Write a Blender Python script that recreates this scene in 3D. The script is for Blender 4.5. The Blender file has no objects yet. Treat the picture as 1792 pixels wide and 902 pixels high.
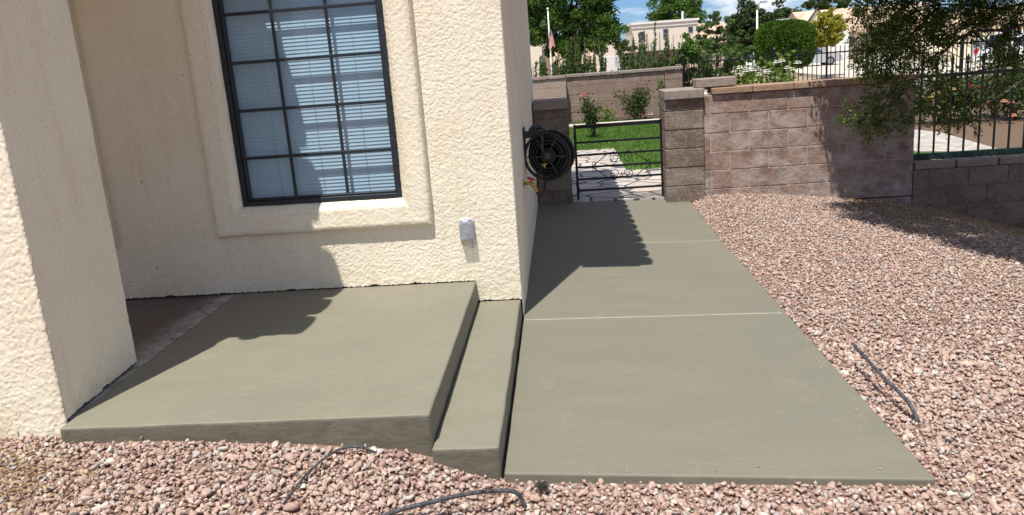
import bpy, math, random
import numpy as np
from mathutils import Vector, Matrix, noise
random.seed(7); rng = np.random.default_rng(7)
scene = bpy.context.scene
COL = scene.collection
R_ = math.radians

# ------------------------------------------------------------------ camera
F = 1302.1; CX = 896.0; CY = 381.0
CAM = Vector((0.316, -4.531, 1.65))
YAW, PITCH, ROLL = -0.0760, 0.2158, -0.0750
def _rot():
    ca, sa = math.cos(YAW), math.sin(YAW); cb, sb = math.cos(PITCH), math.sin(PITCH); cc, sc = math.cos(ROLL), math.sin(ROLL)
    R0 = Matrix(((ca, -sa, 0), (0, 0, -1), (sa, ca, 0)))
    R1 = Matrix(((1, 0, 0), (0, cb, -sb), (0, sb, cb)))
    R2 = Matrix(((cc, -sc, 0), (sc, cc, 0), (0, 0, 1)))
    return R2 @ R1 @ R0
RC = _rot()
cd = bpy.data.cameras.new('camera'); cam = bpy.data.objects.new('camera', cd); COL.objects.link(cam)
cd.sensor_width = 36; cd.lens = F / 1792 * 36; cd.clip_end = 2000; cd.clip_start = 0.05
cd.shift_y = -70 / 1792
M = Matrix((RC[0], -RC[1], -RC[2])).transposed().to_4x4(); M.translation = CAM
cam.matrix_world = M
scene.camera = cam
def at(px, py, Y):
    "point of the world plane y = Y seen at photograph pixel (px, py)"
    d = RC.transposed() @ Vector(((px - CX) / F, (py - CY) / F, 1))
    return CAM + d * ((Y - CAM.y) / d.y)

# ------------------------------------------------------------------ world, sun, exposure
SUN = Vector((0.36, 1.0, -2.6)).normalized()
world = bpy.data.worlds.new('World'); scene.world = world; world.use_nodes = True
def build_world():
    nt = world.node_tree; nt.nodes.clear(); N = nt.nodes.new; L = nt.links.new
    out = N('ShaderNodeOutputWorld'); bg = N('ShaderNodeBackground'); sky = N('ShaderNodeTexSky')
    sky.sky_type = 'NISHITA'; sky.sun_disc = False
    sky.sun_elevation = math.asin(-SUN.z); sky.sun_rotation = math.atan2(-SUN.x, -SUN.y) % (2 * math.pi)
    sky.altitude = 1600; sky.air_density = 1.0; sky.dust_density = 0.4; sky.ozone_density = 2.5
    tc = N('ShaderNodeTexCoord'); mp = N('ShaderNodeMapping'); mp.inputs['Scale'].default_value = (1, 1, 2.6); mp.inputs['Location'].default_value = (.35, .1, .2)
    n1 = N('ShaderNodeTexNoise'); n1.inputs['Scale'].default_value = 7.0; n1.inputs['Detail'].default_value = 9; n1.inputs['Roughness'].default_value = .62
    rp = N('ShaderNodeValToRGB'); rp.color_ramp.elements[0].position = .47; rp.color_ramp.elements[1].position = .60
    mx = N('ShaderNodeMixRGB'); mx.inputs[2].default_value = (12.5, 12.6, 13.0, 1)
    L(tc.outputs['Generated'], mp.inputs['Vector']); L(mp.outputs[0], n1.inputs['Vector']); L(n1.outputs[0], rp.inputs[0])
    tn = N('ShaderNodeMixRGB'); tn.blend_type = 'MULTIPLY'; tn.inputs[0].default_value = 1; tn.inputs[2].default_value = (.62, .86, 1.28, 1); L(sky.outputs[0], tn.inputs[1])
    L(rp.outputs[0], mx.inputs[0]); L(tn.outputs[0], mx.inputs[1]); L(mx.outputs[0], bg.inputs[0])
    bg.inputs[1].default_value = 0.066; L(bg.outputs[0], out.inputs[0])
build_world()
sl = bpy.data.lights.new('sun', 'SUN'); sl.energy = 5.0; sl.angle = R_(.5); sl.color = (1, .955, .88)
so = bpy.data.objects.new('sun', sl); COL.objects.link(so); so.rotation_euler = SUN.to_track_quat('-Z', 'Y').to_euler(); so.location = (-3, -9, 20)
scene.view_settings.view_transform = 'Standard'; scene.view_settings.look = 'None'
scene.view_settings.exposure = 0.34; scene.view_settings.gamma = 1
scene.cycles.caustics_reflective = True; scene.cycles.blur_glossy = 1.0
scene.cycles.max_bounces = 8; scene.cycles.transparent_max_bounces = 24; scene.cycles.sample_clamp_indirect = 6
scene.cycles.use_denoising = True

# ------------------------------------------------------------------ materials
class NG:
    def __init__(s, name):
        s.m = bpy.data.materials.new(name); s.m.use_nodes = True; s.nt = s.m.node_tree
        s.b = s.nt.nodes['Principled BSDF']; s.out = s.nt.nodes['Material Output']
    def n(s, t, **k):
        x = s.nt.nodes.new('ShaderNode' + t)
        for a, v in k.items():
            if hasattr(x, a) and not a[0].isupper(): setattr(x, a, v)
            else: x.inputs[a.replace('_', ' ')].default_value = v
        return x
    def l(s, a, b): s.nt.links.new(a, b)
    def pos(s): return s.n('NewGeometry').outputs['Position']
    def obj(s): return s.n('TexCoord').outputs['Object']
    def noise(s, scale, detail=4, rough=.55, vec=None, stretch=None, dist=0):
        v = vec or s.pos()
        if stretch:
            mp = s.n('Mapping'); mp.inputs['Scale'].default_value = stretch; s.l(v, mp.inputs[0]); v = mp.outputs[0]
        t = s.n('TexNoise', Scale=scale, Detail=detail, Roughness=rough, Distortion=dist); s.l(v, t.inputs['Vector']); return t.outputs[0]
    def ramp(s, fac, stops):
        r = s.n('ValToRGB'); e = r.color_ramp.elements
        while len(e) < len(stops): e.new(.5)
        for i, (p, c) in enumerate(stops):
            e[i].position = p; e[i].color = (c, c, c, 1) if isinstance(c, (int, float)) else (*c, 1)
        s.l(fac, r.inputs[0]); return r.outputs[0]
    def mix(s, fac, a, b, mode='MIX'):
        x = s.n('MixRGB', blend_type=mode)
        for i, v in enumerate((fac, a, b)):
            if hasattr(v, 'links'): s.l(v, x.inputs[i])
            else: x.inputs[i].default_value = v if isinstance(v, (int, float)) else (*v, 1)
        return x.outputs[0]
    def bump(s, h, strength=.3, dist=.01, prev=None):
        b = s.n('Bump', Strength=strength, Distance=dist); s.l(h, b.inputs['Height'])
        if prev: s.l(prev, b.inputs['Normal'])
        return b.outputs[0]
    def island(s): return s.n('NewGeometry').outputs['Random Per Island']
    def set(s, color=None, rough=None, normal=None, metal=None, spec=None):
        for k, v in (('Base Color', color), ('Roughness', rough), ('Normal', normal), ('Metallic', metal), ('Specular IOR Level', spec)):
            if v is None: continue
            if hasattr(v, 'links'): s.l(v, s.b.inputs[k])
            else: s.b.inputs[k].default_value = (*v, 1) if isinstance(v, tuple) else v
        return s.m
def plain(name, c, rough=.6, metal=0, var=.12, scale=12, spec=.4):
    g = NG(name); n = g.noise(scale, 5)
    f = g.ramp(n, [(.3, tuple(x * (1 - var) for x in c)), (.7, tuple(min(1, x * (1 + var)) for x in c))])
    return g.set(f, rough, None, metal, spec)

def m_stucco(name, c, stain=.1):
    g = NG(name)
    a = g.noise(1.7, 5, .6); b = g.noise(60, 3)
    col = g.mix(g.ramp(a, [(.35, 0), (.75, 1)]), c, tuple(x * y for x, y in zip(c, (.93, .90, .86))))
    col = g.mix(g.ramp(b, [(.3, stain), (.6, 0)]), col, tuple(x * .7 for x in c))
    # rusty brown specks and drips
    v = g.n('TexVoronoi', Scale=9.0, Randomness=1.0); g.l(g.pos(), v.inputs['Vector'])
    sp = g.ramp(v.outputs['Distance'], [(.03, 1), (.09, 0)])
    gate = g.ramp(g.noise(2.3, 2), [(.55, 0), (.62, 1)])
    col = g.mix(g.mix(1.0, sp, gate, 'MULTIPLY'), col, (.28, .17, .09))
    sx = g.n('SeparateXYZ'); g.l(g.pos(), sx.inputs[0])
    dr = g.ramp(g.noise(3.0, 4, .6, stretch=(2.6, 2.6, .35)), [(.52, 0), (.68, .5)])          # faint rain streaks
    col = g.mix(dr, col, tuple(x * y for x, y in zip(c, (.86, .80, .72))))
    mp = g.n('MapRange'); g.l(sx.outputs[2], mp.inputs[0]); mp.inputs[1].default_value = .42; mp.inputs[2].default_value = .18
    sp2 = g.mix(1.0, mp.outputs[0], g.ramp(g.noise(13, 5, .7), [(.45, 0), (.65, .75)]), 'MULTIPLY')   # splashed dirt at the foot
    col = g.mix(sp2, col, tuple(x * y for x, y in zip(c, (.74, .64, .52))))
    pt = g.ramp(g.n('NewGeometry').outputs['Pointiness'], [(.468, .42), (.495, 0)])  # crevice dirt that also paints crease shade into the colour
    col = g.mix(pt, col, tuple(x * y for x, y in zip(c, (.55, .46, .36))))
    nb = g.bump(g.noise(240, 3), .4, .002)
    return g.set(col, .92, nb, spec=.15)
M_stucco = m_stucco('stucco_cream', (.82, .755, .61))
M_stucco_d = plain('stucco_base_gap', (.05, .04, .035), .95)

def m_concrete(name, c, streak=(1, 7, 1), light=(1.16, 1.14, 1.12), sc=1.0):
    g = NG(name)
    s1 = g.noise(2.2 * sc, 6, .6, stretch=streak, dist=.4); s2 = g.noise(.9, 4, .5); s3 = g.noise(130, 3, .6)
    s4 = g.noise(9 * sc, 5, .65, stretch=(streak[0], streak[1] * 1.6, streak[2]))
    lo = tuple(x * .91 for x in c); hi = tuple(x * y for x, y in zip(c, light))
    col = g.mix(g.ramp(s1, [(.36, 0), (.66, 1)]), lo, c)
    col = g.mix(g.ramp(s4, [(.58, 0), (.74, .55)]), col, hi)
    col = g.mix(g.ramp(s2, [(.4, 0), (.66, .8)]), col, tuple(x * y for x, y in zip(c, (.86, .88, .92))))
    col = g.mix(g.ramp(s3, [(.25, .35), (.45, 0)]), col, tuple(x * .75 for x in c))
    s5 = g.noise(5, 3, .6, stretch=(.5, 26, 1) if streak[1] > 3 else (3, 14, 1)); s6 = g.noise(40, 8, .75)
    col = g.mix(g.ramp(s5, [(.40, .30), (.55, 0)]), col, tuple(x * .86 for x in c)); col = g.mix(g.ramp(s5, [(.55, 0), (.7, .3)]), col, hi)
    col = g.mix(g.ramp(s6, [(.33, .45), (.5, 0)]), col, tuple(x * .80 for x in c)); col = g.mix(g.ramp(s6, [(.55, 0), (.72, .4)]), col, hi)
    s7 = g.noise(3.1, 5, .7, dist=1.5); col = g.mix(g.ramp(s7, [(.60, 0), (.66, .35)]), col, tuple(x * y for x, y in zip(c, (1.16, 1.15, 1.14))))
    v = g.n('TexVoronoi', Scale=14.0); g.l(g.pos(), v.inputs['Vector'])
    vp = g.n('TexVoronoi', Scale=75.0); g.l(g.pos(), vp.inputs['Vector']); pore = g.mix(1.0, g.ramp(vp.outputs['Distance'], [(.10, 1), (.2, 0)]), g.ramp(g.noise(6, 4, .7), [(.5, 0), (.7, .8)]), 'MULTIPLY')
    col = g.mix(pore, col, tuple(x * .6 for x in c))
    col = g.mix(g.ramp(v.outputs['Distance'], [(.03, .5), (.06, 0)]), col, tuple(x * .55 for x in c))
    nb = g.bump(g.noise(38, 5, .6, stretch=(streak[0], streak[1] * .5, 1)), .16, .004)
    nb = g.bump(s3, .2, .002, nb); nb = g.bump(s5, .12, .002, nb)
    return g.set(col, g.ramp(s1, [(.3, .62), (.7, .8)]), nb, spec=.35)
CONC = (.218, .205, .153)
M_walk = m_concrete('fresh_concrete_walkway', (.194, .183, .137), streak=(1, 3.2, 1), light=(1.10, 1.09, 1.08), sc=.7)
M_land = m_concrete('fresh_concrete_landing', CONC, streak=(1, 2.2, 1))
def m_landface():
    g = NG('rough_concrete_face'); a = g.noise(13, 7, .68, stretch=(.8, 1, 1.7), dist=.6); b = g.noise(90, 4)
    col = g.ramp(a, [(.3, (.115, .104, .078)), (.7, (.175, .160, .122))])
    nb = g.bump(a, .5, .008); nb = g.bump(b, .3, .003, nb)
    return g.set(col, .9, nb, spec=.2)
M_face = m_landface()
M_joint = plain('pale_joint_dust', (.35, .33, .275), .95, var=.25, scale=30)
def m_oldfloor():
    g = NG('worn_red_floor'); a = g.noise(7, 7, .65, stretch=(1, 2.5, 1), dist=1.2)
    sx = g.n('SeparateXYZ'); g.l(g.pos(), sx.inputs[0])
    col = g.ramp(a, [(.35, (.070, .050, .046)), (.6, (.11, .082, .074)), (.78, (.24, .2, .18))])
    mp = g.n('MapRange'); g.l(sx.outputs[0], mp.inputs[0]); mp.inputs[1].default_value = -2.1; mp.inputs[2].default_value = -1.9
    dust = g.mix(1.0, mp.outputs[0], g.ramp(g.noise(14, 5, .7), [(.34, 0), (.56, .9)]), 'MULTIPLY')
    col = g.mix(dust, col, (.40, .385, .37))
    return g.set(col, .55, g.bump(a, .15, .003))
M_oldfloor = m_oldfloor()

def m_gravel(name, dark=1.0):
    g = NG(name); r = g.island()
    c = g.ramp(r, [(0, (0.244, 0.148, 0.119)), (.12, (0.363, 0.242, 0.195)), (.3, (0.429, 0.304, 0.248)), (.48, (0.493, 0.361, 0.290)), (.62, (0.391, 0.267, 0.226)),
                   (.76, (0.554, 0.448, 0.370)), (.84, (0.396, 0.366, 0.336)), (.9, (0.595, 0.566, 0.491)), (.95, (0.285, 0.267, 0.256)), (1, (0.549, 0.437, 0.314))])
    g.nt.nodes[-1].color_ramp.interpolation = 'LINEAR'
    n = g.noise(70, 4, .65)
    c = g.mix(g.ramp(n, [(.3, .55), (.6, 0)]), c, (.30, .20, .16)); c = g.mix(g.ramp(n, [(.55, 0), (.8, .5)]), c, (.66, .55, .48))
    return g.set(c, .9, g.bump(n, .25, .003), spec=.2)
M_gravel = m_gravel('pink_gravel_stones')
def m_bed():
    g = NG('gravel_fines'); n = g.noise(45, 6, .7)
    return g.set(g.ramp(n, [(.3, (.17, .11, .088)), (.7, (.32, .22, .175))]), .95, g.bump(n, .8, .01), spec=.1)
M_bed = m_bed()

def m_block(name, c1, c2, efflor=.8, chips=True, rough=1.0):
    g = NG(name); r = g.island(); n = g.noise(26, 6, .65); big = g.noise(3.2, 4, .6)
    c = g.mix(r, c1, c2)
    c = g.mix(g.ramp(n, [(.32, .6), (.55, 0)]), c, tuple(x * .6 for x in c1))
    c = g.mix(g.ramp(g.noise(4.5, 5, .65, stretch=(1, 1, 1.6)), [(.42, 0), (.68, efflor)]), c, (.50, .44, .40))
    c = g.mix(g.ramp(g.noise(170, 3, .7), [(.3, .5), (.5, 0)]), c, tuple(x * .5 for x in c1))
    nb = g.bump(n, .7, .012); nb = g.bump(g.noise(120, 4, .7), .65, .007, nb)
    if rough > 1: nb = g.bump(g.ramp(g.noise(70, 3, .6, dist=1.0), [(.42, 0), (.58, 1)]), 1.0, .012, nb)
    if chips:
        # two clusters of chipped pits on each block face
        sx = g.n('SeparateXYZ'); g.l(g.pos(), sx.inputs[0])
        v = g.n('TexVoronoi', Scale=1.0, Randomness=.35); mp = g.n('Mapping'); mp.inputs['Scale'].default_value = (5.0, .01, 5.0)
        g.l(g.pos(), mp.inputs[0]); g.l(mp.outputs[0], v.inputs['Vector'])
        spot = g.ramp(v.outputs['Distance'], [(.10, 1), (.38, 0)])
        pit = g.ramp(g.noise(30, 5, .65, dist=2.5), [(.49, 0), (.53, 1)])
        m = g.mix(1.0, spot, pit, 'MULTIPLY')
        m = g.mix(1.0, m, g.ramp(g.noise(2.2, 2), [(.38, 0), (.58, 1)]), 'MULTIPLY')
        nb = g.bump(g.mix(1.0, (1, 1, 1), m, 'SUBTRACT'), .8, .02, nb)
        c = g.mix(g.mix(1.0, m, (.16, .16, .16), 'MULTIPLY'), c, tuple(x * .62 for x in c1))
    return g.set(c, .93, nb, spec=.15)
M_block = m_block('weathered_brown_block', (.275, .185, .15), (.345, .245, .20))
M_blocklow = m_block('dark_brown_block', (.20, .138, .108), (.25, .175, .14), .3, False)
M_split = m_block('split_face_block', (.29, .215, .172), (.37, .28, .225), .7, False, 2)
M_cap = m_block('tan_cap_block', (.36, .235, .155), (.30, .20, .145), .2, False)
M_capgrey = m_block('grey_brown_cap_block', (.30, .245, .215), (.33, .265, .23), .2, False)
M_blockfar = m_block('brown_block_far', (.265, .185, .15), (.29, .205, .165), .25, False)
M_mortar = plain('pale_mortar', (.46, .385, .32), .95, var=.2, scale=40)
M_mortar_d = plain('brown_mortar', (.20, .145, .115), .95, var=.2, scale=40)
M_iron = plain('black_iron', (.012, .012, .013), .45, .3, .3, 30)
M_greeniron = plain('dark_green_iron', (.012, .035, .028), .5, .2, .3, 30)
M_bronze = plain('dark_bronze_frame', (.030, .036, .044), .4, .4, .2, 30)
M_rubber = plain('black_rubber', (.014, .014, .016), .5, 0, .3, 40)
M_drip = plain('dusty_black_tubing', (.06, .062, .068), .5, 0, .8, 60)
M_brass = plain('brass', (.55, .34, .10), .3, .9)
M_redpaint = plain('red_handle', (.45, .02, .03), .4)
M_steel = plain('grey_steel', (.35, .37, .4), .35, .9)
M_white = plain('white_paint', (.78, .77, .74), .5, 0, .04)
M_offwhite = plain('offwhite_stucco', (.74, .66, .55), .9, 0, .05, 3)
M_cream2 = plain('cream_stucco', (.78, .68, .50), .9, 0, .05, 3)
M_tileroof = plain('tan_roof_tile', (.50, .36, .26), .85, 0, .35, 2.2)
M_tile = plain('clay_tile', (.36, .2, .13), .8, 0, .3, 6)
M_brown = plain('dark_brown_trim', (.08, .045, .03), .7)
M_dark = plain('dark_interior', (.02, .02, .022), .9)
M_silver = plain('silver_car_paint', (.55, .56, .58), .25, .6, .03, spec=.6)
M_wcar = plain('white_car_paint', (.78, .79, .8), .25, 0, .02, spec=.6)
M_glassdark = plain('dark_window_glass', (.03, .045, .06), .08, 0, .2, 3, spec=.8)
M_tyre = plain('tyre_rubber', (.018, .018, .018), .8)
M_redlight = plain('red_light_lens', (.5, .01, .01), .2)
M_asphalt = plain('asphalt', (.115, .108, .10), .9, 0, .25, 20)
M_conc_old = plain('pale_old_concrete', (.52, .47, .40), .9, 0, .15, 6)
M_soil = plain('brown_mulch', (.13, .085, .055), .95, 0, .5, 40)
M_earth = plain('dry_earth', (.30, .22, .16), .95, 0, .25, 1.5)
M_bark = plain('grey_bark', (.16, .125, .10), .9, 0, .4, 30)
M_barkdk = plain('dark_bark', (.045, .033, .026), .9, 0, .4, 30)
M_twig = plain('pale_dry_twig', (.34, .29, .24), .9, 0, .3, 60)
M_fgrey = plain('grey_metal', (.3, .31, .33), .5, .5)

def m_leaf(name, stops, trans=.3):
    g = NG(name); c = g.ramp(g.island(), [(i / (len(stops) - 1), s) for i, s in enumerate(stops)])
    d = g.n('BsdfDiffuse'); t = g.n('BsdfTranslucent'); gl = g.n('BsdfGlossy', Roughness=.5); m1 = g.n('MixShader'); m2 = g.n('MixShader')
    g.l(c, d.inputs[0]); g.l(g.mix(1.0, c, (1.2, 1.3, .6), 'MULTIPLY'), t.inputs[0]); m1.inputs[0].default_value = trans
    gl.inputs[0].default_value = (.8, .8, .8, 1)
    g.l(d.outputs[0], m1.inputs[1]); g.l(t.outputs[0], m1.inputs[2]); m2.inputs[0].default_value = .012
    g.l(m1.outputs[0], m2.inputs[1]); g.l(gl.outputs[0], m2.inputs[2]); g.l(m2.outputs[0], g.out.inputs[0]); return g.m
L_tree = m_leaf('leaf_overhang', [(.04, .07, .014), (.075, .12, .022), (.13, .18, .036), (.045, .08, .016), (.19, .24, .06)])
L_broad = m_leaf('leaf_broad', [(.05, .10, .02), (.08, .15, .03), (.11, .19, .04), (.06, .115, .022)])
L_dark = m_leaf('leaf_evergreen', [(.035, .058, .022), (.052, .08, .03), (.07, .10, .036)], .15)
L_grey = m_leaf('leaf_greygreen', [(.06, .10, .04), (.085, .13, .05), (.11, .15, .06)])
L_cane = m_leaf('leaf_cane', [(.06, .11, .03), (.085, .15, .04), (.12, .18, .055), (.05, .085, .03)])
L_yellow = m_leaf('leaf_yellow', [(.30, .28, .03), (.38, .33, .04), (.22, .25, .04), (.42, .36, .07)])
L_bush = m_leaf('leaf_topiary', [(.045, .10, .012), (.075, .14, .018), (.11, .19, .028), (.05, .11, .014)])
L_rose = m_leaf('leaf_rose', [(.03, .055, .02), (.045, .08, .028), (.07, .11, .035), (.12, .07, .03)], .2)
L_lime = m_leaf('leaf_lime', [(.12, .19, .035), (.16, .24, .05), (.09, .15, .03)])
L_grass = m_leaf('grass_blade', [(.055, .105, .02), (.085, .15, .03), (.13, .19, .055), (.065, .12, .022)], .35)
def m_lawn():
    g = NG('lawn_green'); n = g.mix(.5, g.noise(25, 6, .7), g.noise(1.8, 4, .6)); return g.set(g.ramp(n, [(.3, (.04, .09, .014)), (.7, (.08, .16, .025))]), .95, spec=.1)
M_lawn = m_lawn()
def m_flag():
    g = NG('flagstone'); mp = g.n('Mapping'); mp.inputs['Scale'].default_value = (3.0, 3.6, 1); g.l(g.pos(), mp.inputs[0])
    v = g.n('TexVoronoi', feature='DISTANCE_TO_EDGE', Scale=1.0); g.l(mp.outputs[0], v.inputs['Vector'])
    v2 = g.n('TexVoronoi', Scale=1.0); g.l(mp.outputs[0], v2.inputs['Vector'])
    bw = g.n('RGBToBW'); g.l(v2.outputs['Color'], bw.inputs[0])
    st = g.ramp(bw.outputs[0], [(.2, (.40, .36, .33)), (.5, (.50, .46, .42)), (.8, (.46, .38, .31))])
    st = g.mix(g.ramp(g.noise(18, 5, .7), [(.35, .4), (.6, 0)]), st, (.3, .27, .25))
    e = g.ramp(v.outputs['Distance'], [(.03, 0), (.055, 1)])
    return g.set(g.mix(e, (.07, .065, .06), st), .9, g.bump(e, .6, .02))
M_flag = m_flag()

# ------------------------------------------------------------------ mesh helpers
class MB:
    def __init__(s): s.v = []; s.f = []
    def add(s, vs, fs):
        o = len(s.v); s.v += [tuple(v) for v in vs]; s.f += [tuple(i + o for i in f) for f in fs]; return s
    def box(s, x0, x1, y0, y1, z0, z1, m=None):
        vs = [Vector((x, y, z)) for z in (z0, z1) for y in (y0, y1) for x in (x0, x1)]
        if m is not None: vs = [m @ v for v in vs]
        return s.add(vs, [(0, 2, 3, 1), (4, 5, 7, 6), (0, 1, 5, 4), (2, 6, 7, 3), (0, 4, 6, 2), (1, 3, 7, 5)])
    def cbox(s, x0, x1, y0, y1, z0, z1, b=.006):
        "box with chamfered edges"
        vs = []; sg = [(i, j, k) for i in (0, 1) for j in (0, 1) for k in (0, 1)]
        X = (x0, x1); Y = (y0, y1); Z = (z0, z1); idx = {}
        for (i, j, k) in sg:
            for a in range(3):
                p = [X[i] + (b if i == 0 else -b), Y[j] + (b if j == 0 else -b), Z[k] + (b if k == 0 else -b)]
                p[a] = (X, Y, Z)[a][(i, j, k)[a]]; idx[(i, j, k, a)] = len(vs); vs.append(p)
        fs = []
        for a in range(3):
            u, w = [(1, 2), (0, 2), (0, 1)][a]
            for s_ in (0, 1):
                q = []
                for (p, r) in ((0, 0), (1, 0), (1, 1), (0, 1)):
                    c = [0, 0, 0]; c[a] = s_; c[u] = p; c[w] = r; q.append(idx[(*c, a)])
                fs.append(tuple(q))
        for a in range(3):
            u, w = [(1, 2), (0, 2), (0, 1)][a]
            for p in (0, 1):
                for r in (0, 1):
                    c0 = [0, 0, 0]; c1 = [0, 0, 0]; c0[u] = c1[u] = p; c0[w] = c1[w] = r; c1[a] = 1
                    fs.append((idx[(*c0, u)], idx[(*c1, u)], idx[(*c1, w)], idx[(*c0, w)]))
        for c in sg: fs.append(tuple(idx[(*c, a)] for a in range(3)))
        return s.add(vs, fs)
    def tube(s, pts, r, n=8, caps=True):
        pts = [Vector(p) for p in pts]; rs = r if isinstance(r, (list, tuple)) else [r] * len(pts); vs = []; fs = []
        t0 = (pts[1] - pts[0]).normalized(); up = Vector((0, 0, 1)) if abs(t0.z) < .9 else Vector((1, 0, 0)); u = t0.cross(up).normalized()
        for i, p in enumerate(pts):
            t = (pts[min(i + 1, len(pts) - 1)] - pts[max(i - 1, 0)]).normalized()
            u = (u - t * u.dot(t)).normalized(); w = t.cross(u)
            for k in range(n):
                a = 2 * math.pi * k / n; vs.append(p + (u * math.cos(a) + w * math.sin(a)) * rs[i])
        for i in range(len(pts) - 1):
            for k in range(n):
                k2 = (k + 1) % n; fs.append((i * n + k, i * n + k2, (i + 1) * n + k2, (i + 1) * n + k))
        if caps: fs.append(tuple(range(n - 1, -1, -1))); fs.append(tuple((len(pts) - 1) * n + k for k in range(n)))
        return s.add(vs, fs)
    def lathe(s, prof, m, n=24, cap=True):
        "profile of (radius, height) about local Z, placed by matrix m"
        vs = []; fs = []
        for (r, h) in prof:
            for k in range(n):
                a = 2 * math.pi * k / n; vs.append(m @ Vector((r * math.cos(a), r * math.sin(a), h)))
        for i in range(len(prof) - 1):
            for k in range(n):
                k2 = (k + 1) % n; fs.append((i * n + k, i * n + k2, (i + 1) * n + k2, (i + 1) * n + k))
        if cap: fs.append(tuple(range(n - 1, -1, -1))); fs.append(tuple((len(prof) - 1) * n + k for k in range(n)))
        return s.add(vs, fs)
    def prism(s, poly, axis, a0, a1):
        "extrude a 2-D polygon along axis 'x','y' or 'z'"
        def P(p, a): return {'x': (a, p[0], p[1]), 'y': (p[0], a, p[1]), 'z': (p[0], p[1], a)}[axis]
        n = len(poly)
        return s.add([P(p, a0) for p in poly] + [P(p, a1) for p in poly],
                     [tuple(range(n - 1, -1, -1)), tuple(range(n, 2 * n))] + [(i, (i + 1) % n, n + (i + 1) % n, n + i) for i in range(n)])
    def build(s, name, mat, parent=None, smooth=False, bevel=0, org=None):
        me = bpy.data.meshes.new(name); vs = s.v
        if org is not None: vs = [(v[0] - org[0], v[1] - org[1], v[2] - org[2]) for v in vs]
        me.from_pydata(vs, [], s.f); me.update(); me.materials.append(mat)
        if smooth: me.polygons.foreach_set('use_smooth', [True] * len(me.polygons))
        o = bpy.data.objects.new(name, me); COL.objects.link(o)
        if org is not None: o.location = org
        if parent: put(o, parent)
        if bevel:
            b = o.modifiers.new('bevel', 'BEVEL'); b.width = bevel; b.segments = 3; b.limit_method = 'ANGLE'
        return o
def put(o, parent):
    "parent while keeping the coordinates the part was built in"
    o.parent = parent; q = parent; t = Vector((0, 0, 0))
    while q: t += q.location; q = q.parent
    o.location = o.location - t
def tag(o, label=None, cat=None, group=None, kind=None):
    for k, v in (('label', label), ('category', cat), ('group', group), ('kind', kind)):
        if v: o[k] = v
    return o
def thing(name, loc, label, cat, group=None):
    o = bpy.data.objects.new(name, None); COL.objects.link(o); o.location = loc; o.empty_display_size = .1
    return tag(o, label, cat, group)
def npmesh(name, V, Fc, mat, parent=None, k=4):
    "V (n,3), Fc (m,k) numpy arrays"
    me = bpy.data.meshes.new(name); me.vertices.add(len(V)); me.vertices.foreach_set('co', np.asarray(V, np.float32).ravel())
    m = len(Fc); me.loops.add(m * k); me.loops.foreach_set('vertex_index', np.asarray(Fc, np.int32).ravel())
    me.polygons.add(m); me.polygons.foreach_set('loop_start', np.arange(0, m * k, k, dtype=np.int32)); me.polygons.foreach_set('loop_total', np.full(m, k, np.int32))
    me.update(calc_edges=True); me.materials.append(mat)
    o = bpy.data.objects.new(name, me); COL.objects.link(o)
    if parent: put(o, parent)
    return o
def unit(a): return a / np.maximum(1e-9, np.linalg.norm(a, axis=1, keepdims=True))
def leaf_arrays(P, size, aspect=.5, up=.3, dirs=None):
    "one bent diamond per point"
    n = len(P); d = unit(rng.normal(size=(n, 3)) + np.array([0, 0, up])) if dirs is None else unit(dirs + rng.normal(size=(n, 3)) * .35)
    w = unit(np.cross(d, rng.normal(size=(n, 3)))); nn = np.cross(d, w)
    L = (size * rng.uniform(.65, 1.35, n))[:, None]; W = L * aspect
    V = np.stack([P - d * L * .5, P + w * W * .5 + nn * L * .06, P + d * L * .5, P - w * W * .5 + nn * L * .06], 1).reshape(-1, 3)
    Fc = np.arange(n * 4).reshape(n, 4); return V, Fc
def cloud(c, r, n, shell=.0, squash=1):
    p = unit(rng.normal(size=(n, 3))) * (rng.uniform(shell, 1, n) ** (1 / 2.2))[:, None]
    p[:, 2] *= squash; return np.array(c) + p * np.array(r)
def crown_points(c, r, nclump, per, clump_r, flat_bottom=.35, seed_noise=.25, shell=.45):
    "leaf points gathered in clumps inside an uneven ellipsoid"
    out = []
    for i in range(nclump):
        d = unit(rng.normal(size=(1, 3)))[0]; k = rng.uniform(shell, 1.0) ** .6
        wob = 1 + seed_noise * noise.noise(Vector(d * 2.1) + Vector(c))
        p = d * k * wob
        if p[2] < -flat_bottom: p[2] = -flat_bottom * rng.uniform(.5, 1.1)
        p = np.array(c) + p * np.array(r); q = clump_r * rng.uniform(.6, 1.3)
        out.append(cloud(p, q, per, squash=.75))
    return np.concatenate(out)

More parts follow.
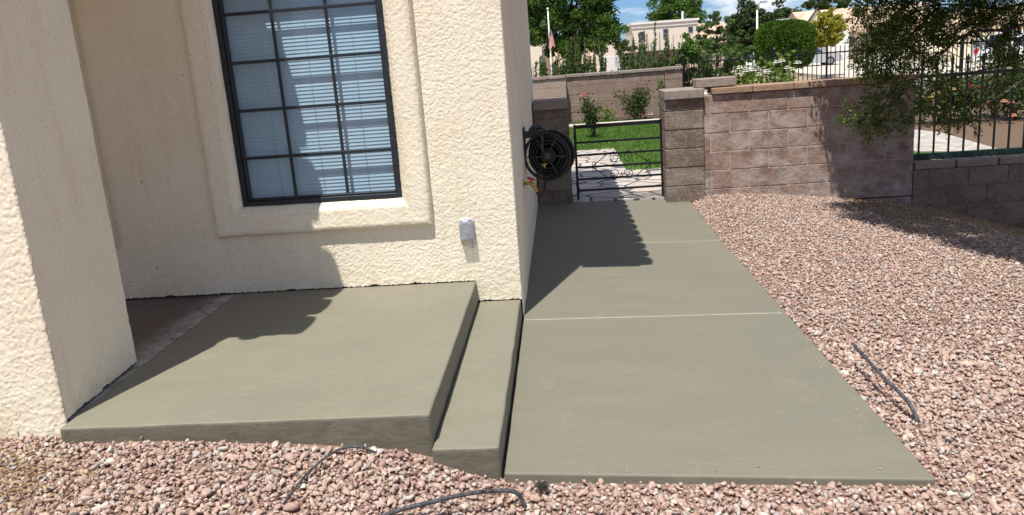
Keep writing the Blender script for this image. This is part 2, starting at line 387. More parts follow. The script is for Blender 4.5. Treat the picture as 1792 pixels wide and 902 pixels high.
# ------------------------------------------------------------------ terrain
def smooth(a, b, x):
    t = np.clip((x - a) / (b - a), 0, 1); return t * t * (3 - 2 * t)
def gz(x, y):
    "top of the gravel and of the ground beneath it"
    x = np.asarray(x, float); y = np.asarray(y, float)
    left = np.interp(x, [-9, -2.1, -1.4, -.75, -.42, -.28, -.19, -.03, 0.1, 1.62, 1.8, 3.97, 5.1, 7.5, 12],
                     [.21, .2, .194, .151, .117, .073, .036, -.022, -.028, -.048, -.05, -.05, -.05, -.05, -.05])
    right = np.interp(x, [-9, 1.62, 1.8, 2.4, 3.2, 3.97, 5.1, 7.5, 14], [-.04, -.03, .03, .0, -.09, -.2, -.54, -.9, -1.0])
    w = smooth(-1.2, 3.3, y) * smooth(1.5, 1.9, x)
    near = smooth(-1.9, -4.5, y) * .08
    return left * (1 - w) + right * w - near
def grid_mesh(name, xs, ys, zf, mat, kind='structure'):
    X, Y = np.meshgrid(xs, ys); Z = zf(X, Y); V = np.stack([X, Y, Z], -1).reshape(-1, 3); nx = len(xs); ny = len(ys)
    i = np.arange(nx * ny).reshape(ny, nx); Fc = np.stack([i[:-1, :-1], i[:-1, 1:], i[1:, 1:], i[1:, :-1]], -1).reshape(-1, 4)
    o = npmesh(name, V, Fc, mat); o.data.polygons.foreach_set('use_smooth', [True] * len(Fc)); tag(o, kind=kind); return o
def ground_z(x, y):
    far = np.interp(y, [-400, 13.4, 18, 24, 60, 400, 1500], [-.35, -.35, -.9, -1.15, -1.15, .5, 2])
    return far
grid_mesh('ground', np.concatenate([np.linspace(-900, -40, 12), np.linspace(-30, 60, 46), np.linspace(80, 900, 12)]),
          np.concatenate([np.linspace(-300, -20, 8), np.linspace(-12, 40, 53), np.linspace(50, 1200, 24)]),
          lambda X, Y: ground_z(X, Y) - np.where((X > 3) & (Y < 3.5), .9, 0.0), M_earth)
grid_mesh('gravel_bed', np.linspace(-6, 12, 121), np.linspace(-7, 3.55, 72), lambda X, Y: gz(X, Y) - .018, M_bed)

# courtyard sheets behind the gate
def flat(name, x0, x1, y0, y1, z, mat, kind='structure', t=.25):
    o = MB().box(x0, x1, y0, y1, z - t, z).build(name, mat); tag(o, kind=kind); return o
flat('courtyard_soil', -1.5, 12, 3.5, 13.3, -.07, M_soil)
flat('flagstone_path', .0, 2.6, 3.62, 5.62, -.012, M_flag, t=.1)
flat('flagstone_path', -.8, 1.16, 5.62, 7.95, -.012, M_flag, t=.1)
flat('mowing_strip', -1.2, 3.2, 11.72, 12.1, .03, M_conc_old, t=.12)
flat('lawn', 1.16, 4.05, 5.62, 7.95, -.006, M_lawn, t=.06)
flat('lawn', -1.2, 4.05, 7.95, 11.72, -.006, M_lawn, t=.06)
flat('lawn', -1.2, 3.4, 12.1, 12.75, -.006, M_lawn, t=.06)
# ------------------------------------------------------------------ street beyond
flat('street', -60, 90, 22, 31, -1.02, M_asphalt, t=.3)
flat('pavement', -60, 90, 20.2, 21.8, -.88, M_conc_old, t=.4)
flat('pavement', -60, 90, 31.2, 33, -.88, M_conc_old, t=.4)
flat('driveway', 16, 40, 33, 62, -.93, M_conc_old, t=.3)

# ------------------------------------------------------------------ walkway and landing
def wz(x): return -.022 * x
walk = MB()
def slab(y0l, y0r, y1l, y1r, xr0, xr1):
    g = .0065
    vs = [(0.0, y0l + g, 0), (xr0, y0r + g, wz(xr0)), (xr1, y1r - g, wz(xr1)), (0.0, y1l - g, 0)]
    walk.add([(x, y, z) for x, y, z in vs] + [(x, y, z - .14) for x, y, z in vs],
             [(0, 1, 2, 3), (7, 6, 5, 4), (0, 4, 5, 1), (1, 5, 6, 2), (2, 6, 7, 3), (3, 7, 4, 0)])
slab(-1.832, -1.912, -.06, -.06, 1.648, 1.632); slab(-.06, -.06, 1.762, 1.748, 1.632, 1.618); slab(1.762, 1.748, 3.66, 3.56, 1.618, 1.645)
tag(walk.build('walkway', M_walk, bevel=.009), kind='structure')
jm = MB()
for yl, yr in ((-.06, -.06), (1.762, 1.748)):
    jm.add([(0.004, yl - .012, -.0045), (1.61, yr - .012, -.0035 + wz(1.61)), (1.61, yr + .012, -.0045 + wz(1.61)), (.004, yl + .012, -.0045)], [(0, 1, 2, 3)])
tag(jm.build('walkway_joint', M_joint), kind='structure')

land = thing('concrete_landing', (-1.1, -.9, 0), 'freshly poured grey-green concrete landing with one lower step under the window', 'landing')
def soft_block(name, x0, x1, y0, y1, z0, z1, par, rad=.014):
    "rounded upper edges, slightly wavy hand-finished faces"
    import bmesh
    bm = bmesh.new()
    vs = [bm.verts.new(p) for p in ((x0, y0, z0), (x1, y0, z0), (x1, y1, z0), (x0, y1, z0), (x0, y0, z1), (x1, y0, z1), (x1, y1, z1), (x0, y1, z1))]
    for f in ((3, 2, 1, 0), (4, 5, 6, 7), (0, 1, 5, 4), (1, 2, 6, 5), (2, 3, 7, 6), (3, 0, 4, 7)): bm.faces.new([vs[i] for i in f])
    for ax in range(3):
        lo = (x0, y0, z0)[ax]; hi = (x1, y1, z1)[ax]; n = max(2, int((hi - lo) / .05))
        for i in range(1, n):
            c = [0, 0, 0]; c[ax] = lo + (hi - lo) * i / n; d = [0, 0, 0]; d[ax] = 1
            bmesh.ops.bisect_plane(bm, geom=bm.verts[:] + bm.edges[:] + bm.faces[:], plane_co=c, plane_no=d)
    e = [q for q in bm.edges if len(q.link_faces) == 2 and q.calc_face_angle(0) > .5 and max(v.co.z for v in q.verts) > z1 - .2 and min(v.co.z for v in q.verts) > z0 + .01]
    bmesh.ops.bevel(bm, geom=e, offset=rad, segments=4, affect='EDGES', profile=.6)
    for v in bm.verts:
        p = v.co.copy(); v.co += Vector((noise.noise(p * 6), noise.noise(p * 6 + Vector((9, 0, 0))), noise.noise(p * 5 + Vector((0, 9, 0))) * .6)) * .0035
    bm.normal_update()
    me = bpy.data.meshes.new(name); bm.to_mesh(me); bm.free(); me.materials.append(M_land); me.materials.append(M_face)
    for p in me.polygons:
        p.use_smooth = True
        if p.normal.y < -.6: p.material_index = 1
    o = bpy.data.objects.new(name, me); COL.objects.link(o); put(o, par); return o
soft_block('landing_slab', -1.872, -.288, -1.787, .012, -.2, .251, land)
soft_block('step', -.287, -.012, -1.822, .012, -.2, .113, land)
po = MB().box(-3.4, -1.876, -1.69, .2, -.1, .246).build('porch_floor', M_oldfloor); tag(po, kind='structure')

# ------------------------------------------------------------------ the house
house = thing('house', (-2, 2, 0), 'cream stucco house corner with gridded window and square porch pillar', 'house')
def stucco_h(p, k=1.0):
    q = p * 47; w = Vector((noise.noise(q * .7), noise.noise(q * .7 + Vector((7, 3, 1))), noise.noise(q * .7 + Vector((1, 8, 4))))) * 1.5
    n = noise.noise(q + w) + .55 * noise.noise(q * 2.3 + w)
    t = min(1, max(0, (n + .06) / .11)); pl = t * t * (3 - 2 * t)
    return k * (.0018 * pl + .0013 * noise.noise(p * 170) + .0007 * noise.noise(p * 70) + .003 * noise.noise(p * 3))
def sweep_wall(name, path, zb, zt, dz, par, hole=None, mat=None, k=1.0):
    "stucco sheet along a plan path (list of (x, y, nx, ny)); zb(x, y) gives the ragged foot"
    nz = int((zt - .0) / dz); V = []; Fc = []
    for (x, y, nx, ny) in path:
        b = zb(x, y)
        for j in range(nz + 1):
            z = b + (zt - b) * j / nz; h = stucco_h(Vector((x, y, z)), k); V.append((x + nx * h, y + ny * h, z))
    n = nz + 1
    for i in range(len(path) - 1):
        for j in range(nz):
            if hole and hole(*path[i][:2], V[i * n + j][2]): continue
            Fc.append((i * n + j, (i + 1) * n + j, (i + 1) * n + j + 1, i * n + j + 1))
    o = npmesh(name, np.array(V), np.array(Fc), mat or M_stucco, par); o.data.polygons.foreach_set('use_smooth', [True] * len(Fc)); return o
def seg(x0, y0, x1, y1, step, nx, ny):
    n = max(1, int(math.hypot(x1 - x0, y1 - y0) / step)); return [(x0 + (x1 - x0) * i / n, y0 + (y1 - y0) * i / n, nx, ny) for i in range(n + 1)]
def corner(cx, cy, r, a0, a1, n=5):
    return [(cx + r * math.cos(a0 + (a1 - a0) * i / n), cy + r * math.sin(a0 + (a1 - a0) * i / n), math.cos(a0 + (a1 - a0) * i / n), math.sin(a0 + (a1 - a0) * i / n)) for i in range(1, n)]
WX0, WX1, WZ0, WZ1 = -1.742, -.71, .822, 2.93
def foot(x, y):
    j = .007 * noise.noise(Vector((x * 55, y * 40, 0))) + .012 * max(0, noise.noise(Vector((x * 11, y * 14, 5))))
    if y < .004 and x < -.29: return .258 + j
    if y < .004: return .120 + j
    return -.03
path = seg(-3.3, 0, -.012, 0, .005, 0, -1) + corner(-.012, .012, .012, -math.pi / 2, 0) + seg(0, .012, 0, 4.32, .014, 1, 0)
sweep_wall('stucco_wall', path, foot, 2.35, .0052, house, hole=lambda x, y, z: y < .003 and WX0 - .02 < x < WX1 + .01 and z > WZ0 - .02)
# wall core: dark gap behind the ragged foot, upper wall and gable out of the frame
wc = MB()
wc.box(-3.3, WX0 - .03, .012, .2, -.1, 3.0).box(WX1 + .03, -.012, .012, .2, -.1, 3.0).box(WX0 - .03, WX1 + .03, .012, .2, -.1, WZ0 - .03).box(WX0 - .03, WX1 + .03, .012, .2, WZ1 + .03, 3.0)
wc.box(-.2, -.012, .2, 4.3, -.1, 2.95)
wc.build('wall_core', M_stucco_d, house)
up = MB(); up.prism([(-6.0, 2.97), (0, 2.97), (-3, 4.0)], 'y', .0005, .011)
up.box(-6.0, WX0 - .02, .0005, .011, 2.35, 2.97).box(WX1 + .01, 0, .0005, .011, 2.35, 2.97)
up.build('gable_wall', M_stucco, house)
ob = MB(); ob.box(-6, -3.3, .0, .2, -.1, 2.35).box(-6, -5.8, .2, 8.0, -.1, 2.95).box(-5.8, -.2, 4.1, 4.3, -.1, 2.95).box(-.01, .0, .02, 4.31, 2.35, 2.96)
ob.build('outer_wall', M_stucco, house)
MB().box(-5.8, -.2, .2, 4.1, -.1, 0).build('inner_floor', M_dark, house)
MB().box(-5.8, -.2, .75, .8, 0, 3.0).build('light_block_wall', M_dark, house)  # unseen dark wall added behind the blinds to block light
# main roof: gable end flush with the wall, tiled eave over the walkway
rf = MB(); ex = .475; ez = 2.985
rf.prism([(-3.0, 4.02), (ex, ez), (ex, ez - .07), (-3.0, 3.93), (-6.5, ez - .07), (-6.5, ez)], 'y', -.06, 4.6)
rf.prism([(ex - .02, ez - .005), (ex - .02, ez - .16), (0.005, ez - .10), (.005, ez + .06)], 'y', -.055, 4.55)
roof = rf.build('roof', M_brown, house)
def barrel(mb, y, x0, x1, z0, z1, r=.085, n=8):
    "one course of round clay tiles from the eave (rounded lip) up the slope"
    vs = []; fs = []; sl = (z1 - z0) / (x1 - x0)
    for (x, q) in ((x0 + .022, .45), (x0 + .014, .78), (x0, .95), (x0 - .03, 1), (x1, 1)):
        for k in range(n + 1):
            a = math.pi * k / n; vs.append((x, y - r * q * math.cos(a), z0 + sl * (x - x0) + r * q * math.sin(a) * .8))
    for i in range(4):
        for k in range(n): o = i * (n + 1); fs.append((o + k, o + k + 1, o + n + 2 + k, o + n + 1 + k))
    fs.append(tuple(range(n + 1))); mb.add(vs, fs)
tl = MB()
sl_ = (4.02 - ez) / (-3.0 - ex)
for i in range(20): barrel(tl, .03 + i * .235, ex + .05, -3.0, ez + sl_ * .05, 4.02, .113)
tl.build('roof_tiles', M_tile, roof, True)
# porch pillar, beam and porch roof
pp = seg(-3.2, -1.722, -1.892, -1.722, .005, 0, -1) + corner(-1.892, -1.71, .012, -math.pi / 2, 0) + seg(-1.88, -1.71, -1.922, -1.10, .006, 1, .05) + corner(-1.934, -1.098, .012, 0, math.pi / 2) + seg(-1.94, -1.086, -3.2, -1.086, .05, 0, 1)
def pfoot(x, y):
    j = .009 * noise.noise(Vector((x * 55, y * 55, 3))) + .02 * max(0, noise.noise(Vector((x * 16, y * 16, 5))))
    return .16 if y < -1.715 else .258 + j
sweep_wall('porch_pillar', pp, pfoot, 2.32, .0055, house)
MB().box(-3.15, -1.945, -1.70, -1.115, .0, 2.3).build('pillar_core', M_stucco_d, house)
pb = MB().box(-3.4, -1.90, -1.718, -1.10, 2.33, 2.66); pb.box(-1.93, -1.62, -1.69, -.01, 2.56, 2.66); pb.build('porch_beam', M_stucco, house)
pr = MB(); px_, pz_ = -1.57, 2.745
pr.prism([(px_, pz_), (px_, pz_ - .075), (-4.4, pz_ + .6), (-4.4, pz_ + .7)], 'y', -1.72, -.012)
proof = pr.build('porch_roof', M_stucco, house)
tl = MB()
for i in range(6): barrel(tl, -1.62 + i * .31, px_ + .05, -4.4, pz_ - .01, pz_ + .7, .14)
tl.build('roof_tiles', M_tile, proof, True)
ovalm = MB(); ovalm.lathe([(.012, -.03), (.045, -.025), (.06, 0), (.045, .02), (.012, .03)], Matrix.Translation((-1.775, -1.694, 2.6)) @ Matrix.Scale(1.1, 4, Vector((1, 0, 0))), 16)  # unseen disc added under the eave to cast a small oval shadow
ovalm.tube([(-1.775, -1.69, 2.6), (-1.80, -1.66, 2.72)], .006, 6)
ovalm.build('oval_shadow_caster', M_bronze, house, True)
# raised stucco surround of the window
def surround(name, x0, x1, z0, z1, prof, par, step=.006):
    pts = []
    for (a, b) in zip(prof[:-1], prof[1:]):
        n = max(1, int(math.hypot(b[0] - a[0], b[1] - a[1]) / step)); pts += [(a[0] + (b[0] - a[0]) * i / n, a[1] + (b[1] - a[1]) * i / n) for i in range(n)]
    pts.append(prof[-1]); V = []; Fc = []
    nrm = []
    for i in range(len(pts)):
        a = pts[max(0, i - 1)]; b = pts[min(len(pts) - 1, i + 1)]; d = Vector((b[0] - a[0], b[1] - a[1])).normalized(); nrm.append((d.y, -d.x))
    for side in range(4):
        ln = (x1 - x0) if side % 2 == 0 else (z1 - z0); ns = int((ln + .3) / step); o = len(V)
        for i in range(ns + 1):
            s = i / ns
            for (t, y), (nt, ny) in zip(pts, nrm):
                if side == 0: p = Vector((x0 - t + (x1 - x0 + 2 * t) * s, y, z0 - t)); nn = Vector((0, ny, -nt))
                elif side == 1: p = Vector((x1 + t, y, z0 - t + (z1 - z0 + 2 * t) * s)); nn = Vector((nt, ny, 0))
                elif side == 2: p = Vector((x1 + t - (x1 - x0 + 2 * t) * s, y, z1 + t)); nn = Vector((0, ny, nt))
                else: p = Vector((x0 - t, y, z1 + t - (z1 - z0 + 2 * t) * s)); nn = Vector((-nt, ny, 0))
                V.append(p + nn * stucco_h(p, .9) + Vector((noise.noise(p * 5), 0, noise.noise(p * 5 + Vector((3, 3, 3))))) * .004)
        m = len(pts)
        for i in range(ns):
            for j in range(m - 1): Fc.append((o + i * m + j, o + (i + 1) * m + j, o + (i + 1) * m + j + 1, o + i * m + j + 1))
    o = npmesh(name, np.array(V), np.array(Fc), M_stucco, par); o.data.polygons.foreach_set('use_smooth', [True] * len(Fc)); return o
PROF = [(-.004, .05), (0, .026), (.012, -.004), (.034, -.034), (.05, -.043), (.15, -.047), (.168, -.043), (.178, -.033), (.183, -.018), (.185, .006)]
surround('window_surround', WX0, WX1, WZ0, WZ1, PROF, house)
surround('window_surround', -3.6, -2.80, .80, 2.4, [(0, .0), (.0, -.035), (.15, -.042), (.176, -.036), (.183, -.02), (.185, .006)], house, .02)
# window
win = bpy.data.objects.new('window', None); COL.objects.link(win); put(win, house)
fr = MB()
a, b = WX0, WX1; y0, y1 = .012, .06; w = .03
fr.box(a, a + w, y0, y1, WZ0, WZ1).box(b - w, b, y0, y1, WZ0, WZ1).box(a + w, b - w, y0, y1, WZ0, WZ0 + w).box(a + w, b - w, y0, y1, WZ1 - w, WZ1).box(a + w, b - w, y0 + .004, y1, 2.13, 2.27)
fr.box(a + w, a + w + .014, .03, .07, WZ0 + w, WZ1 - w).box(b - w - .014, b - w, .03, .07, WZ0 + w, WZ1 - w).box(a + w + .014, b - w - .014, .03, .07, WZ0 + w, WZ0 + w + .014)
fr.build('frame', M_bronze, win, bevel=.003)
mu = MB()
for x in (-1.397, -1.0605): mu.box(x - .010, x + .010, .034, .041, WZ0 + w + .002, WZ1 - w - .002)
for z in (1.127, 1.425, 1.718, 2.008, 2.55): mu.box(a + w + .002, b - w - .002, .032, .0425, z - .0095, z + .0095)
mu.build('muntins', M_bronze, win, bevel=.002)
def m_pane():
    g = NG('window_glass'); tr = g.n('BsdfTransparent'); gl = g.n('BsdfGlossy', Roughness=.035); fz = g.n('Fresnel', IOR=1.62); mx = g.n('MixShader')
    tr.inputs[0].default_value = (.74, .86, .93, 1)
    bf = g.n('NewGeometry').outputs['Backfacing']; io = g.n('MapRange'); io.inputs[3].default_value = 1.62; io.inputs[4].default_value = 1 / 1.62; g.l(bf, io.inputs[0]); g.l(io.outputs[0], fz.inputs['IOR']); g.l(fz.outputs[0], mx.inputs[0]); g.l(tr.outputs[0], mx.inputs[1]); g.l(gl.outputs[0], mx.inputs[2])
    g.l(mx.outputs[0], g.out.inputs[0]); return g.m
MB().add([(a + .02, .045, WZ0 + .02), (b - .02, .045, WZ0 + .02), (b - .02, .045, WZ1 - .02), (a + .02, .045, WZ1 - .02)], [(0, 1, 2, 3)]).build('glass_pane', m_pane(), win)
bl = MB(); z = WZ0 + .03
while z < WZ1 - .03:
    vs = []
    for x in (a + .035, b - .035):
        for k in range(4):
            t = k / 3 - .5; vs.append((x, .088 + t * .004 + .0011 * math.cos(t * math.pi), z + t * .0234))
    bl.add(vs, [(0, 1, 5, 4), (1, 2, 6, 5), (2, 3, 7, 6)]); z += .0228
for x in (-1.5, -1.22, -.93): bl.box(x - .0008, x + .0008, .0805, .0815, WZ0 + .03, WZ1 - .03)
bl.build('blinds', plain('pale_blind_slats', (.56, .62, .66), .6, 0, .04, 4), win, True)

# ------------------------------------------------------------------ outlet, reel, tap
oc = thing('outlet_cover', (-.317, 0, .595), 'clear plastic weatherproof outlet box on the sunlit stucco wall', 'outlet cover')
def m_clear():
    g = NG('clear_plastic'); tr = g.n('BsdfTransparent'); p = g.n('BsdfPrincipled'); mx = g.n('MixShader', Fac=.42)
    tr.inputs[0].default_value = (.88, .89, .91, 1); p.inputs['Base Color'].default_value = (.42, .44, .47, 1); p.inputs['Roughness'].default_value = .15
    g.l(tr.outputs[0], mx.inputs[1]); g.l(p.outputs[0], mx.inputs[2]); g.l(mx.outputs[0], g.out.inputs[0]); return g.m
M_clear = m_clear()
x0, x1, z0, z1 = -.364, -.27, .53, .655
MB().cbox(x0, x1, -.018, .004, z0 - .004, z1 + .004, .004).build('back_plate', plain('grey_plastic', (.42, .43, .48), .4), oc)
cv = MB(); D = -.066; ins = .009
ring = [(x0 + .003, z0), (x1 - .003, z0), (x1 - .003, z1 - .012), (x1 - .012, z1), (x0 + .012, z1), (x0 + .003, z1 - .012)]
cx_, cz_ = (x0 + x1) / 2, (z0 + z1) / 2
def rscale(k): return [(cx_ + (x - cx_) * k, cz_ + (z_ - cz_) * k) for x, z_ in ring]
levels = [(-.019, 1.0), (-.05, .97), (-.062, .9), (-.066, .78)]
vs = [(x, y, z_) for (y, k) in levels for (x, z_) in rscale(k)]; n = 6
cv.add(vs, [(i * n + j, i * n + (j + 1) % n, (i + 1) * n + (j + 1) % n, (i + 1) * n + j) for i in range(3) for j in range(n)] + [tuple(range(18, 24))])
cv.build('cover', M_clear, oc)
MB().cbox(-.335, -.299, -.071, -.062, .651, .668, .002).cbox(-.352, -.282, -.03, -.0185, .656, .672, .003).build('hinge', plain('hinge_plastic', (.6, .6, .66), .3), oc)
rc = MB().cbox(-.339, -.295, -.026, -.0185, .545, .64, .003).build('receptacle', plain('receptacle_grey', (.5, .5, .53), .4), oc)
for sx_, sz_ in ((-.325, .565), (-.312, .565), (-.325, .605), (-.312, .605)): MB().box(sx_, sx_ + .003, -.0275, -.0265, sz_, sz_ + .013).build('slot', M_dark, rc)

RC_ = Vector((.20, 1.42, .835))
reel = thing('hose_reel', (0, 1.42, .83), 'black wall-mounted hose reel wound with black hose beside the gate', 'hose reel')
axm = Matrix.Translation(RC_) @ Matrix.Rotation(R_(90), 4, 'X') @ Matrix.Rotation(R_(-14), 4, 'Y')
def disc(off): return MB().lathe([(.03, off), (.185, off), (.196, off + .006), (.196, off + .012), (.182, off + .014), (.172, off + .010), (.03, off + .010)], axm, 40)
M_reel = plain('reel_black_plastic', (.022, .023, .024), .38, 0, .3, 20)
disc(-.085).build('side_disc', M_reel, reel, True)
MB().lathe([(.178, .06), (.194, .062), (.197, .07), (.19, .076), (.178, .074), (.172, .066), (.178, .06)], axm, 40, False).build('side_disc', M_reel, reel, True)
MB().lathe([(.07, -.07), (.07, .06)], axm, 24).build('drum', M_rubber, reel, True)
hs = MB()
pts = []
for i in range(24 * 6 * 3 + 1):
    t = i / 24; turn = t / 6; lay = int(turn); ang = 2 * math.pi * t; off = -.062 + .112 * ((t % 6) / 6 if lay % 2 == 0 else 1 - (t % 6) / 6)
    pts.append(axm @ Vector(((.10 + .026 * lay) * math.cos(ang), (.10 + .026 * lay) * math.sin(ang), off)))
hs.tube(pts, .0125, 7); hs.build('hose', M_rubber, reel, True)
br = MB(); br.cbox(.0, .16, 1.40, 1.50, .985, 1.035, .004).cbox(.006, .014, 1.36, 1.54, .86, 1.07, .002)
br.tube([RC_ + Vector((.0, .04, .17)), RC_ + Vector((-.04, .03, .22)), (.09, 1.42, 1.05), (.05, 1.42, 1.05)], .012, 8)
br.cbox(.14, .165, 1.36, 1.53, .80, 1.03, .004)
br.build('wall_bracket', plain('bracket_brown', (.035, .03, .027), .5), reel)
br = MB(); arch = [(.05, 1.40, 1.03)]
for i in range(9):
    a_ = math.pi * i / 8; arch.append((.115 - .06 * math.cos(a_), 1.40, 1.03 + .055 * math.sin(a_)))
br.tube(arch, .011, 8); br.build('guide_arm', plain('arm_steel', (.06, .075, .1), .35, .5), reel, True)
sp = MB()
for i in range(6):
    a_ = i * math.pi / 3; sp.tube([axm @ Vector((.02 * math.cos(a_), .02 * math.sin(a_), .077)), axm @ Vector((.165 * math.cos(a_), .165 * math.sin(a_), .075))], .006, 5)
sp.lathe([(.035, .07), (.035, .085), (.02, .095)], axm, 16); sp.build('spokes', plain('reel_plastic', (.05, .055, .058), .35), reel, True)
nz = MB(); nz.tube([axm @ Vector((-.02, -.05, .098)), axm @ Vector((-.022, -.075, .10)), axm @ Vector((-.02, -.10, .10))], [.012, .017, .010], 10); nz.tube([axm @ Vector((-.05, -.055, .10)), axm @ Vector((.006, -.055, .10))], .006, 6); nz.build('nozzle', M_brass, reel, True)
tp = thing('garden_tap', (0, .95, .70), 'brass garden tap with a red handle low on the shaded house side', 'tap')
tb = MB(); tb.tube([(0, .95, .70), (.05, .95, .70), (.085, .945, .685)], .013, 10).tube([(.06, .95, .70), (.095, .94, .655), (.10, .935, .63)], [.014, .012, .013], 10).lathe([(.03, 0), (.03, .006)], Matrix.Translation((.003, .95, .70)) @ Matrix.Rotation(R_(90), 4, 'Y'), 16)
tb.build('tap_body', M_brass, tp, True)
hd = MB(); hd.lathe([(.028, 0), (.032, .006), (.028, .012)], Matrix.Translation((.06, .95, .725)) @ Matrix.Rotation(R_(25), 4, 'Y'), 14); hd.tube([(.056, .95, .70), (.06, .95, .728)], .006, 6); hd.build('tap_handle', M_redpaint, tp, True)
ho = MB(); ho.tube([(.10, .935, .63), (.125, .95, .60), (.15, 1.0, .60), (.16, 1.1, .64), (.155, 1.22, .70), (.15, 1.33, .76)], .012, 8); ho.build('supply_hose', M_rubber, tp, True)

# ------------------------------------------------------------------ block walls
def block_courses(mb, mo, x0, x1, y0, y1, z0, n, ch=.2, bw=.4, off=0.0, b=.005, joint=.007, zmax=None):
    for c in range(n):
        za = z0 + c * ch; zb = za + ch - joint; x = x0 - (bw * (((c % 2) * .5 + off) % 1)); xs = []
        while x < x1 - 1e-6:
            xa = max(x0, x); xb = min(x1, x + bw - joint)
            if xb - xa > .03:
                d = random.uniform(-.003, .003); mb.cbox(xa, xb, y0 + d, y1, za, zb, b)
            x += bw
    mo.box(x0 + .004, x1 - .004, y0 + .006, y1 - .004, z0, z0 + n * ch - .012)
# tall wall right of the gate
bwl = thing('block_wall', (2.8, 3.55, 0), 'weathered brown block wall with tan capstones, tree shadow across its end', 'wall')
mb, mo = MB(), MB(); block_courses(mb, mo, 1.803, 3.955, 3.435, 3.62, -.115, 6, .2, .4, .32); 
mb2 = MB(); block_courses(mb2, mo, 1.803, 3.955, 3.437, 3.62, -.52, 2, .2, .4, .3); mb.v, o_ = mb.v + mb2.v, len(mb.v); mb.f += [tuple(i + o_ for i in f) for f in mb2.f]
mb.build('block_courses', M_block, bwl); mo.build('mortar', M_mortar, bwl)
x = 1.887
for i in range(5):
    wd = .418 if i < 4 else .40; cm = MB().cbox(x, x + wd - .006, 3.40 + random.uniform(-.004, .004), 3.655, 1.0835 + random.uniform(0, .003), 1.15, .006)
    cm.build('cap_stone', M_cap, bwl); x += wd
def pillar(x0, x1, y0, y1, z0, n, capz, label, mat=M_split, capmat=M_capgrey, ov=.0):
    t = thing('block_pillar', ((x0 + x1) / 2, (y0 + y1) / 2, z0), label, 'pillar'); mb, mo = MB(), MB()
    for c in range(n):
        mb.cbox(x0 + random.uniform(-.002, .002), x1 + random.uniform(-.002, .002), y0 + random.uniform(-.003, .003), y1, z0 + .2 * c, min(z0 + .2 * c + .192, capz - .092), .006)
    mo.box(x0 + .006, x1 - .006, y0 + .008, y1 - .01, z0, capz - .1)
    mb.build('pillar_blocks', mat, t); mo.build('mortar', M_mortar_d, t)
    MB().cbox(x0 - ov, x1 + ov, y0 - .045, y1 + .02, capz - .094, capz, .007).build('cap_stone', capmat, t); return t
pillar(1.392, 1.799, 3.405, 3.79, -.055, 6, 1.158, 'split-face block pillar with grey cap at the latch side of the gate')
pillar(0.012, .39, 3.575, 3.95, -.06, 6, 1.128, 'shaded block pillar with dark cap behind the hose reel')
lb = MB().cbox(-.208, .208, -.0, .19, 0, .091, .007); o = lb.build('loose_cap_block', M_capgrey); o.location = (1.945, 3.455, 1.1605); o.rotation_euler = (0, R_(-.1), R_(1.5))
tag(o, 'loose grey-brown cap block bridging the gate pillar and the wall top', 'block')
# low wall with the iron fence
lw = thing('low_block_wall', (5.8, 3.55, -.6), 'low shaded block retaining wall under the black iron fence', 'wall')
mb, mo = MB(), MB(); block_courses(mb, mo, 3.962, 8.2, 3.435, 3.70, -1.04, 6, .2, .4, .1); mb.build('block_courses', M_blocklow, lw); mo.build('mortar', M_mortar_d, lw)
x = 3.97
for i in range(10): MB().cbox(x, x + .40, 3.41, 3.71, .16, .234, .006).build('cap_stone', M_capgrey, lw); x += .424
# far wall
fw = thing('far_block_wall', (1.2, 13, 0), 'long brown block wall closing the far side of the lawn', 'wall')
mb, mo = MB(), MB(); block_courses(mb, mo, .47, 2.72, 13.0, 13.2, -.18, 6, .2, .4, .2, .004); block_courses(mb, mo, 2.73, 3.12, 12.97, 13.22, -.18, 6, .2, .4, .2, .004)
mb.build('block_courses', M_blockfar, fw); mo.build('mortar', M_mortar_d, fw)
x = .47
for i in range(6): MB().cbox(x, x + .40, 12.96, 13.24, 1.025, 1.09, .006).build('cap_stone', M_capgrey, fw); x += .405
MB().cbox(2.74, 3.13, 12.93, 13.26, 1.035, 1.10, .006).build('cap_stone', M_capgrey, fw)
sw = thing('side_block_wall', (-.2, 12.8, 0), 'brown block wall stub, coloured as sunlit, between the house and the lawn', 'wall')
mb, mo = MB(), MB(); block_courses(mb, mo, -2.0, .46, 12.75, 12.95, -.18, 6, .2, .4, .6, .004); mb.build('block_courses', m_block('sunlit_brown_block', (.36, .28, .235), (.40, .31, .26), .3, False), sw); mo.build('mortar', M_mortar, sw)  # paler copy of the far wall's blocks: sunlight put into the colour
x = -1.97
for i in range(6): MB().cbox(x, x + .40, 12.72, 12.98, 1.025, 1.09, .006).build('cap_stone', M_capgrey, sw); x += .405

# ------------------------------------------------------------------ gate
gate = thing('iron_gate', (.93, 3.68, 0), 'low black iron garden gate with scrollwork between two block pillars', 'gate')
gy = 3.66
def bar(mb, x0, x1, z0, z1, y0=gy - .012, y1=gy + .012): mb.box(x0, x1, y0, y1, z0, z1)
for x in (.437, 1.372): MB().box(x, x + .026, gy - .014, gy + .014, .01, .845).build('upright', M_iron, gate)
MB().box(.4632, 1.3718, gy - .013, gy + .013, .80, .838).build('top_rail', M_iron, gate)
for z in (.645, .505, .37, .236, .110):
    MB().box(.4632, 1.3718, gy - .010, gy + .010, z - .0105, z + .0105).build('rail', M_iron, gate)
sc = MB()
def spiral(cx, cz, r, a0, turns, sgn):
    return [(cx + r * (1 - .75 * i / 30) * math.cos(a0 + sgn * turns * 2 * math.pi * i / 30), gy - .012, cz + r * (1 - .75 * i / 30) * math.sin(a0 + sgn * turns * 2 * math.pi * i / 30)) for i in range(31)]
